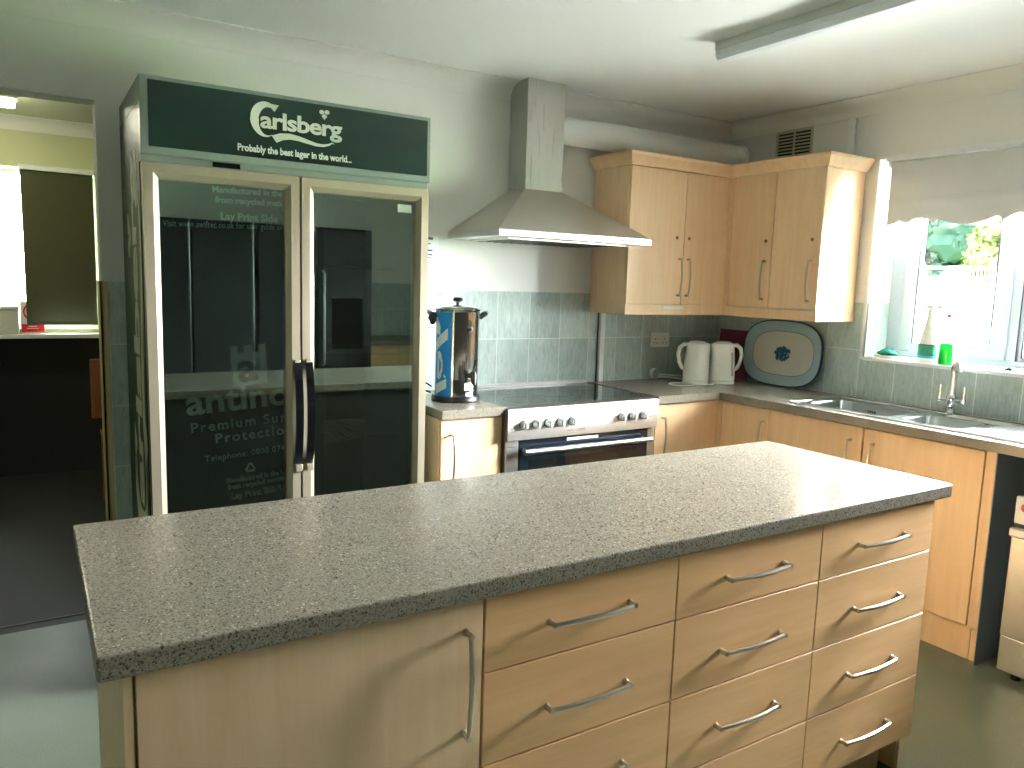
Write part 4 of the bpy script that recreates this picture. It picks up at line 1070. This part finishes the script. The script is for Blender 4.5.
for x in (-3.36, -3.065):
    for y in (1.525, 1.90):
        b = BM(); box(b, x, x+.04, y, y+.035, 0, .599 if y < 1.6 else .429, .004); obj('leg', b, 'brown', t)

# ------------------------------------------------------------------ behind the viewer (seen in the fridge glass)
def tallfridge(label, x0, x1, top, disp):
    t = thing('fridge_freezer', label, 'fridge', ((x0+x1)/2, -4.35, 0))
    b = BM(); box(b, x0, x1, YF+.03, -4.02, .02, top, .006); obj('body', b, 'fridgeblack', t)
    m = (x0+x1)/2
    for q in ((x0+.003, m-.003), (m+.003, x1-.003)):
        b = BM(); box(b, q[0], q[1], -4.019, -3.955, .06, top-.004, .012); d = obj('door', b, 'fridgeblack', t)
        hx = m-.045 if q[0] < m-.1 else m+.045
        if not disp: continue
        b = BM(); tube(b, [(hx, -3.956, 1.5), (hx, -3.915, 1.48), (hx, -3.915, .75), (hx, -3.956, .73)], .011, 10); obj('handle', b, 'steel', d, 40)
        if disp and q[0] > m-.01:
            b = BM(); box(b, m+.12, x1-.09, -3.9545, -3.953, .86, 1.28); obj('dispenser', b, 'blackgloss', d); b = BM(); box(b, m+.12, x1-.09, -3.9555, -3.9525, 1.28, 1.295); obj('dispenser_trim', b, 'chrome', d)
    return t
tallfridge('black american-style fridge freezer with dispenser, mirrored in the right fridge glass', -2.2, -1.26, 1.85, True)
tallfridge('plain black fridge freezer mirrored in the left fridge glass', -3.14, -2.22, 1.85, False)
t = thing('base_cabinet', 'maple base cabinet beside the black fridge, seen only mirrored in glass', 'cabinet', (-.6, -4.4, 0))
b = BM(); box(b, -1.23, -.62, YF+.03, -4.16, .14, .868); obj('body', b, 'wood', t)
b = BM(); box(b, -1.23, -.62, YF+.03, -4.20, 0, .1395); obj('plinth', b, 'woodin', t)
for x0, x1 in ((-1.228, -.927), (-.923, -.622)):
    b = BM(); box(b, x0, x1, -4.159, -4.14, .15, .69, .002); d = obj('door', b, 'wood', t); bow(d, (x1-.04, -4.14, .64), (x1-.04, -4.14, .44), (0, 1, 0))
    b = BM(); box(b, x0, x1, -4.159, -4.14, .70, .865, .002); obj('drawer', b, 'wood', t)
b = BM(); box(b, -1.24, -.55, YF+.008, -4.10, Z-.04, Z, .004); tag(obj('worktop', b, 'top', loc=(-.6, -4.4, Z-.04)), 'grey speckled worktop beside the black fridge, seen only mirrored in glass', 'worktop')

# ------------------------------------------------------------------ outside
b = BM(); box(b, .31, 60, -40, 60, -.6, -.5); struct('ground', b, 'grass')
b = BM(); box(b, .31, 9.1, -14, 14, -.4995, -.45); struct('ground_paving', b, 'paving')
b = BM(); box(b, -40, .3, FY+.25, 60, -.6, -.5); struct('ground_rear', b, 'grass')
t = thing('garden_shed', 'white flat-roofed shed outside the kitchen window', 'shed', (10, 4, -.5))
b = BM(); box(b, 9.2, 13, -4, 4.1, -.5, 1.62); obj('walls', b, 'render', t)
b = BM(); box(b, 9.1, 13.1, -4.1, 4.15, 1.62, 1.70, .01); obj('roof', b, 'render', t)
t = thing('roof_dome', 'white rounded dome on the shed roof', 'dome', (9.6, 3.75, 1.7))
b = BM(); lathe(b, [(.24, 0), (.24, .03), (.22, .10), (.16, .17), (.08, .205), (.001, .21)], (9.6, 3.75, 1.701), 24); obj('shell', b, 'render', t, 40)
t = thing('roof_railing', 'white metal railing on the shed roof outside', 'railing', (9.3, 3.2, 1.7))
b = BM(); cyl(b, (9.25, 4.05, 1.92), (9.25, 2.95, 1.92), .022, 8); cyl(b, (9.25, 4.05, 1.76), (9.25, 2.95, 1.76), .014, 8); obj('rails', b, 'trimwhite', t)
for y in (4.05, 3.5, 2.95):
    b = BM(); cyl(b, (9.25, y, 1.701), (9.25, y, 1.95), .022, 8); obj('post', b, 'trimwhite', t)
b = BM()
for k in range(9): cyl(b, (9.25, 3.5-k*.06, 1.76), (9.25, 3.5-k*.06, 1.92), .007, 6)
obj('bars', b, 'trimwhite', t)
def tree(label, x, y, zc, r, h, mat, seed, n=6000):
    rng = random.Random(seed); t = thing('tree', label, 'tree', (x, y, -.5), 'trees outside the kitchen window')
    b = BM(); tube(b, [(x, y, -.5), (x+.1, y, zc-h*.5), (x, y+.1, zc), (x+.1, y, zc+h*.4)], [r*.09, r*.07, r*.045, r*.02], 10); obj('trunk', b, 'bark', t, 50)
    blobs = [(rng.uniform(-.6, .6)*r, rng.uniform(-.6, .6)*r, rng.uniform(-.7, .7)*h*.7, rng.uniform(.35, .6)*r) for _ in range(22)]
    b = BM()
    for c in blobs:
        q = bmesh.ops.create_icosphere(b, subdivisions=3, radius=c[3]*.86)['verts']
        for v in q: v.co = Vector((x+c[0], y+c[1], zc+c[2]))+Vector((v.co.x, v.co.y, v.co.z*.8))*rng.uniform(.86, 1.08)
    for k in range(n):
        c = rng.choice(blobs); v = Vector((rng.gauss(0, 1), rng.gauss(0, 1), rng.gauss(0, 1))).normalized()*c[3]*rng.uniform(.6, 1.05)
        p = Vector((x+c[0]+v.x, y+c[1]+v.y, zc+c[2]+v.z*.8)); s = rng.uniform(.12, .26)*r/2.2
        u = Vector((rng.gauss(0, 1), rng.gauss(0, 1), rng.gauss(0, 1))).normalized(); w = u.orthogonal().normalized(); 
        q = u.cross(w)
        b.faces.new([b.verts.new(p+w*s*a+q*s*e) for a, e in ((-1, 0), (0, -.5), (1, 0), (0, .5))])
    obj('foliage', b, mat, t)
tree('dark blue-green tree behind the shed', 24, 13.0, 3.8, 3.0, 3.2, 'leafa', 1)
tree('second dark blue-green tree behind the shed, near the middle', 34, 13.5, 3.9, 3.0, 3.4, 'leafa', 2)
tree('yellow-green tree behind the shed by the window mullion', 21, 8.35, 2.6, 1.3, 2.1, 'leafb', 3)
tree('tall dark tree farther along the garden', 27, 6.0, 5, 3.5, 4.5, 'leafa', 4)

# ------------------------------------------------------------------ camera
CAM = (-3.7049, -3.4544, 1.4569); YAW, PIT, ROL, FPX = map(float, (-32.1409, -7.5383, 1.8257, 768.937))
y, p, r = rd(YAW), rd(PIT), rd(ROL)
F = Vector((-math.sin(y)*math.cos(p), math.cos(y)*math.cos(p), math.sin(p)))
R0 = Vector((math.cos(y), math.sin(y), 0)); U0 = R0.cross(F)
R2 = R0*math.cos(r)+U0*math.sin(r); U2 = -R0*math.sin(r)+U0*math.cos(r)
cd = bpy.data.cameras.new('camera'); cam = bpy.data.objects.new('camera', cd); C.objects.link(cam)
m = Matrix((R2, U2, -F)).transposed().to_4x4(); m.translation = Vector(CAM); cam.matrix_world = m
cd.sensor_width = 36; cd.lens = FPX/1024*36; cd.clip_start = .05
S.camera = cam

# ------------------------------------------------------------------ light
w = bpy.data.worlds.new('sky'); S.world = w; w.use_nodes = True
bg = w.node_tree.nodes['Background']
tc = w.node_tree.nodes.new('ShaderNodeTexCoord'); sx = w.node_tree.nodes.new('ShaderNodeSeparateXYZ'); rp = w.node_tree.nodes.new('ShaderNodeValToRGB')
w.node_tree.links.new(tc.outputs['Generated'], sx.inputs[0]); w.node_tree.links.new(sx.outputs[2], rp.inputs[0]); w.node_tree.links.new(rp.outputs[0], bg.inputs[0])
rp.color_ramp.elements[0].position = 0.; rp.color_ramp.elements[0].color = (.95, .97, 1., 1)
rp.color_ramp.elements[1].position = .6; rp.color_ramp.elements[1].color = (.86, .93, 1., 1)
bg.inputs['Strength'].default_value = 60.0
def portal(name, loc, rot, sx_, sy_):
    l = bpy.data.lights.new(name, 'AREA'); l.shape = 'RECTANGLE'; l.size = sx_; l.size_y = sy_; l.cycles.is_portal = True
    o = bpy.data.objects.new(name, l); C.objects.link(o); o.location = loc; o.rotation_euler = rot
portal('window_daylight', (.27, (WY0+WY1)/2, (WZ0+WZ1)/2), (0, PI/2, 0), WZ1-WZ0, WY0-WY1)
portal('far_window_daylight', ((FWX0+FWX1)/2, FY+.14, (FWZ0+FWZ1)/2), (-PI/2, 0, 0), FWX1-FWX0, FWZ1-FWZ0)
v = S.view_settings; v.view_transform = 'Standard'; v.look = 'None'; v.gamma = 1; v.use_curve_mapping = False; v.exposure = 2.38
S.cycles.max_bounces = 10; S.cycles.diffuse_bounces = 6; S.cycles.transparent_max_bounces = 12; S.cycles.sample_clamp_indirect = 8
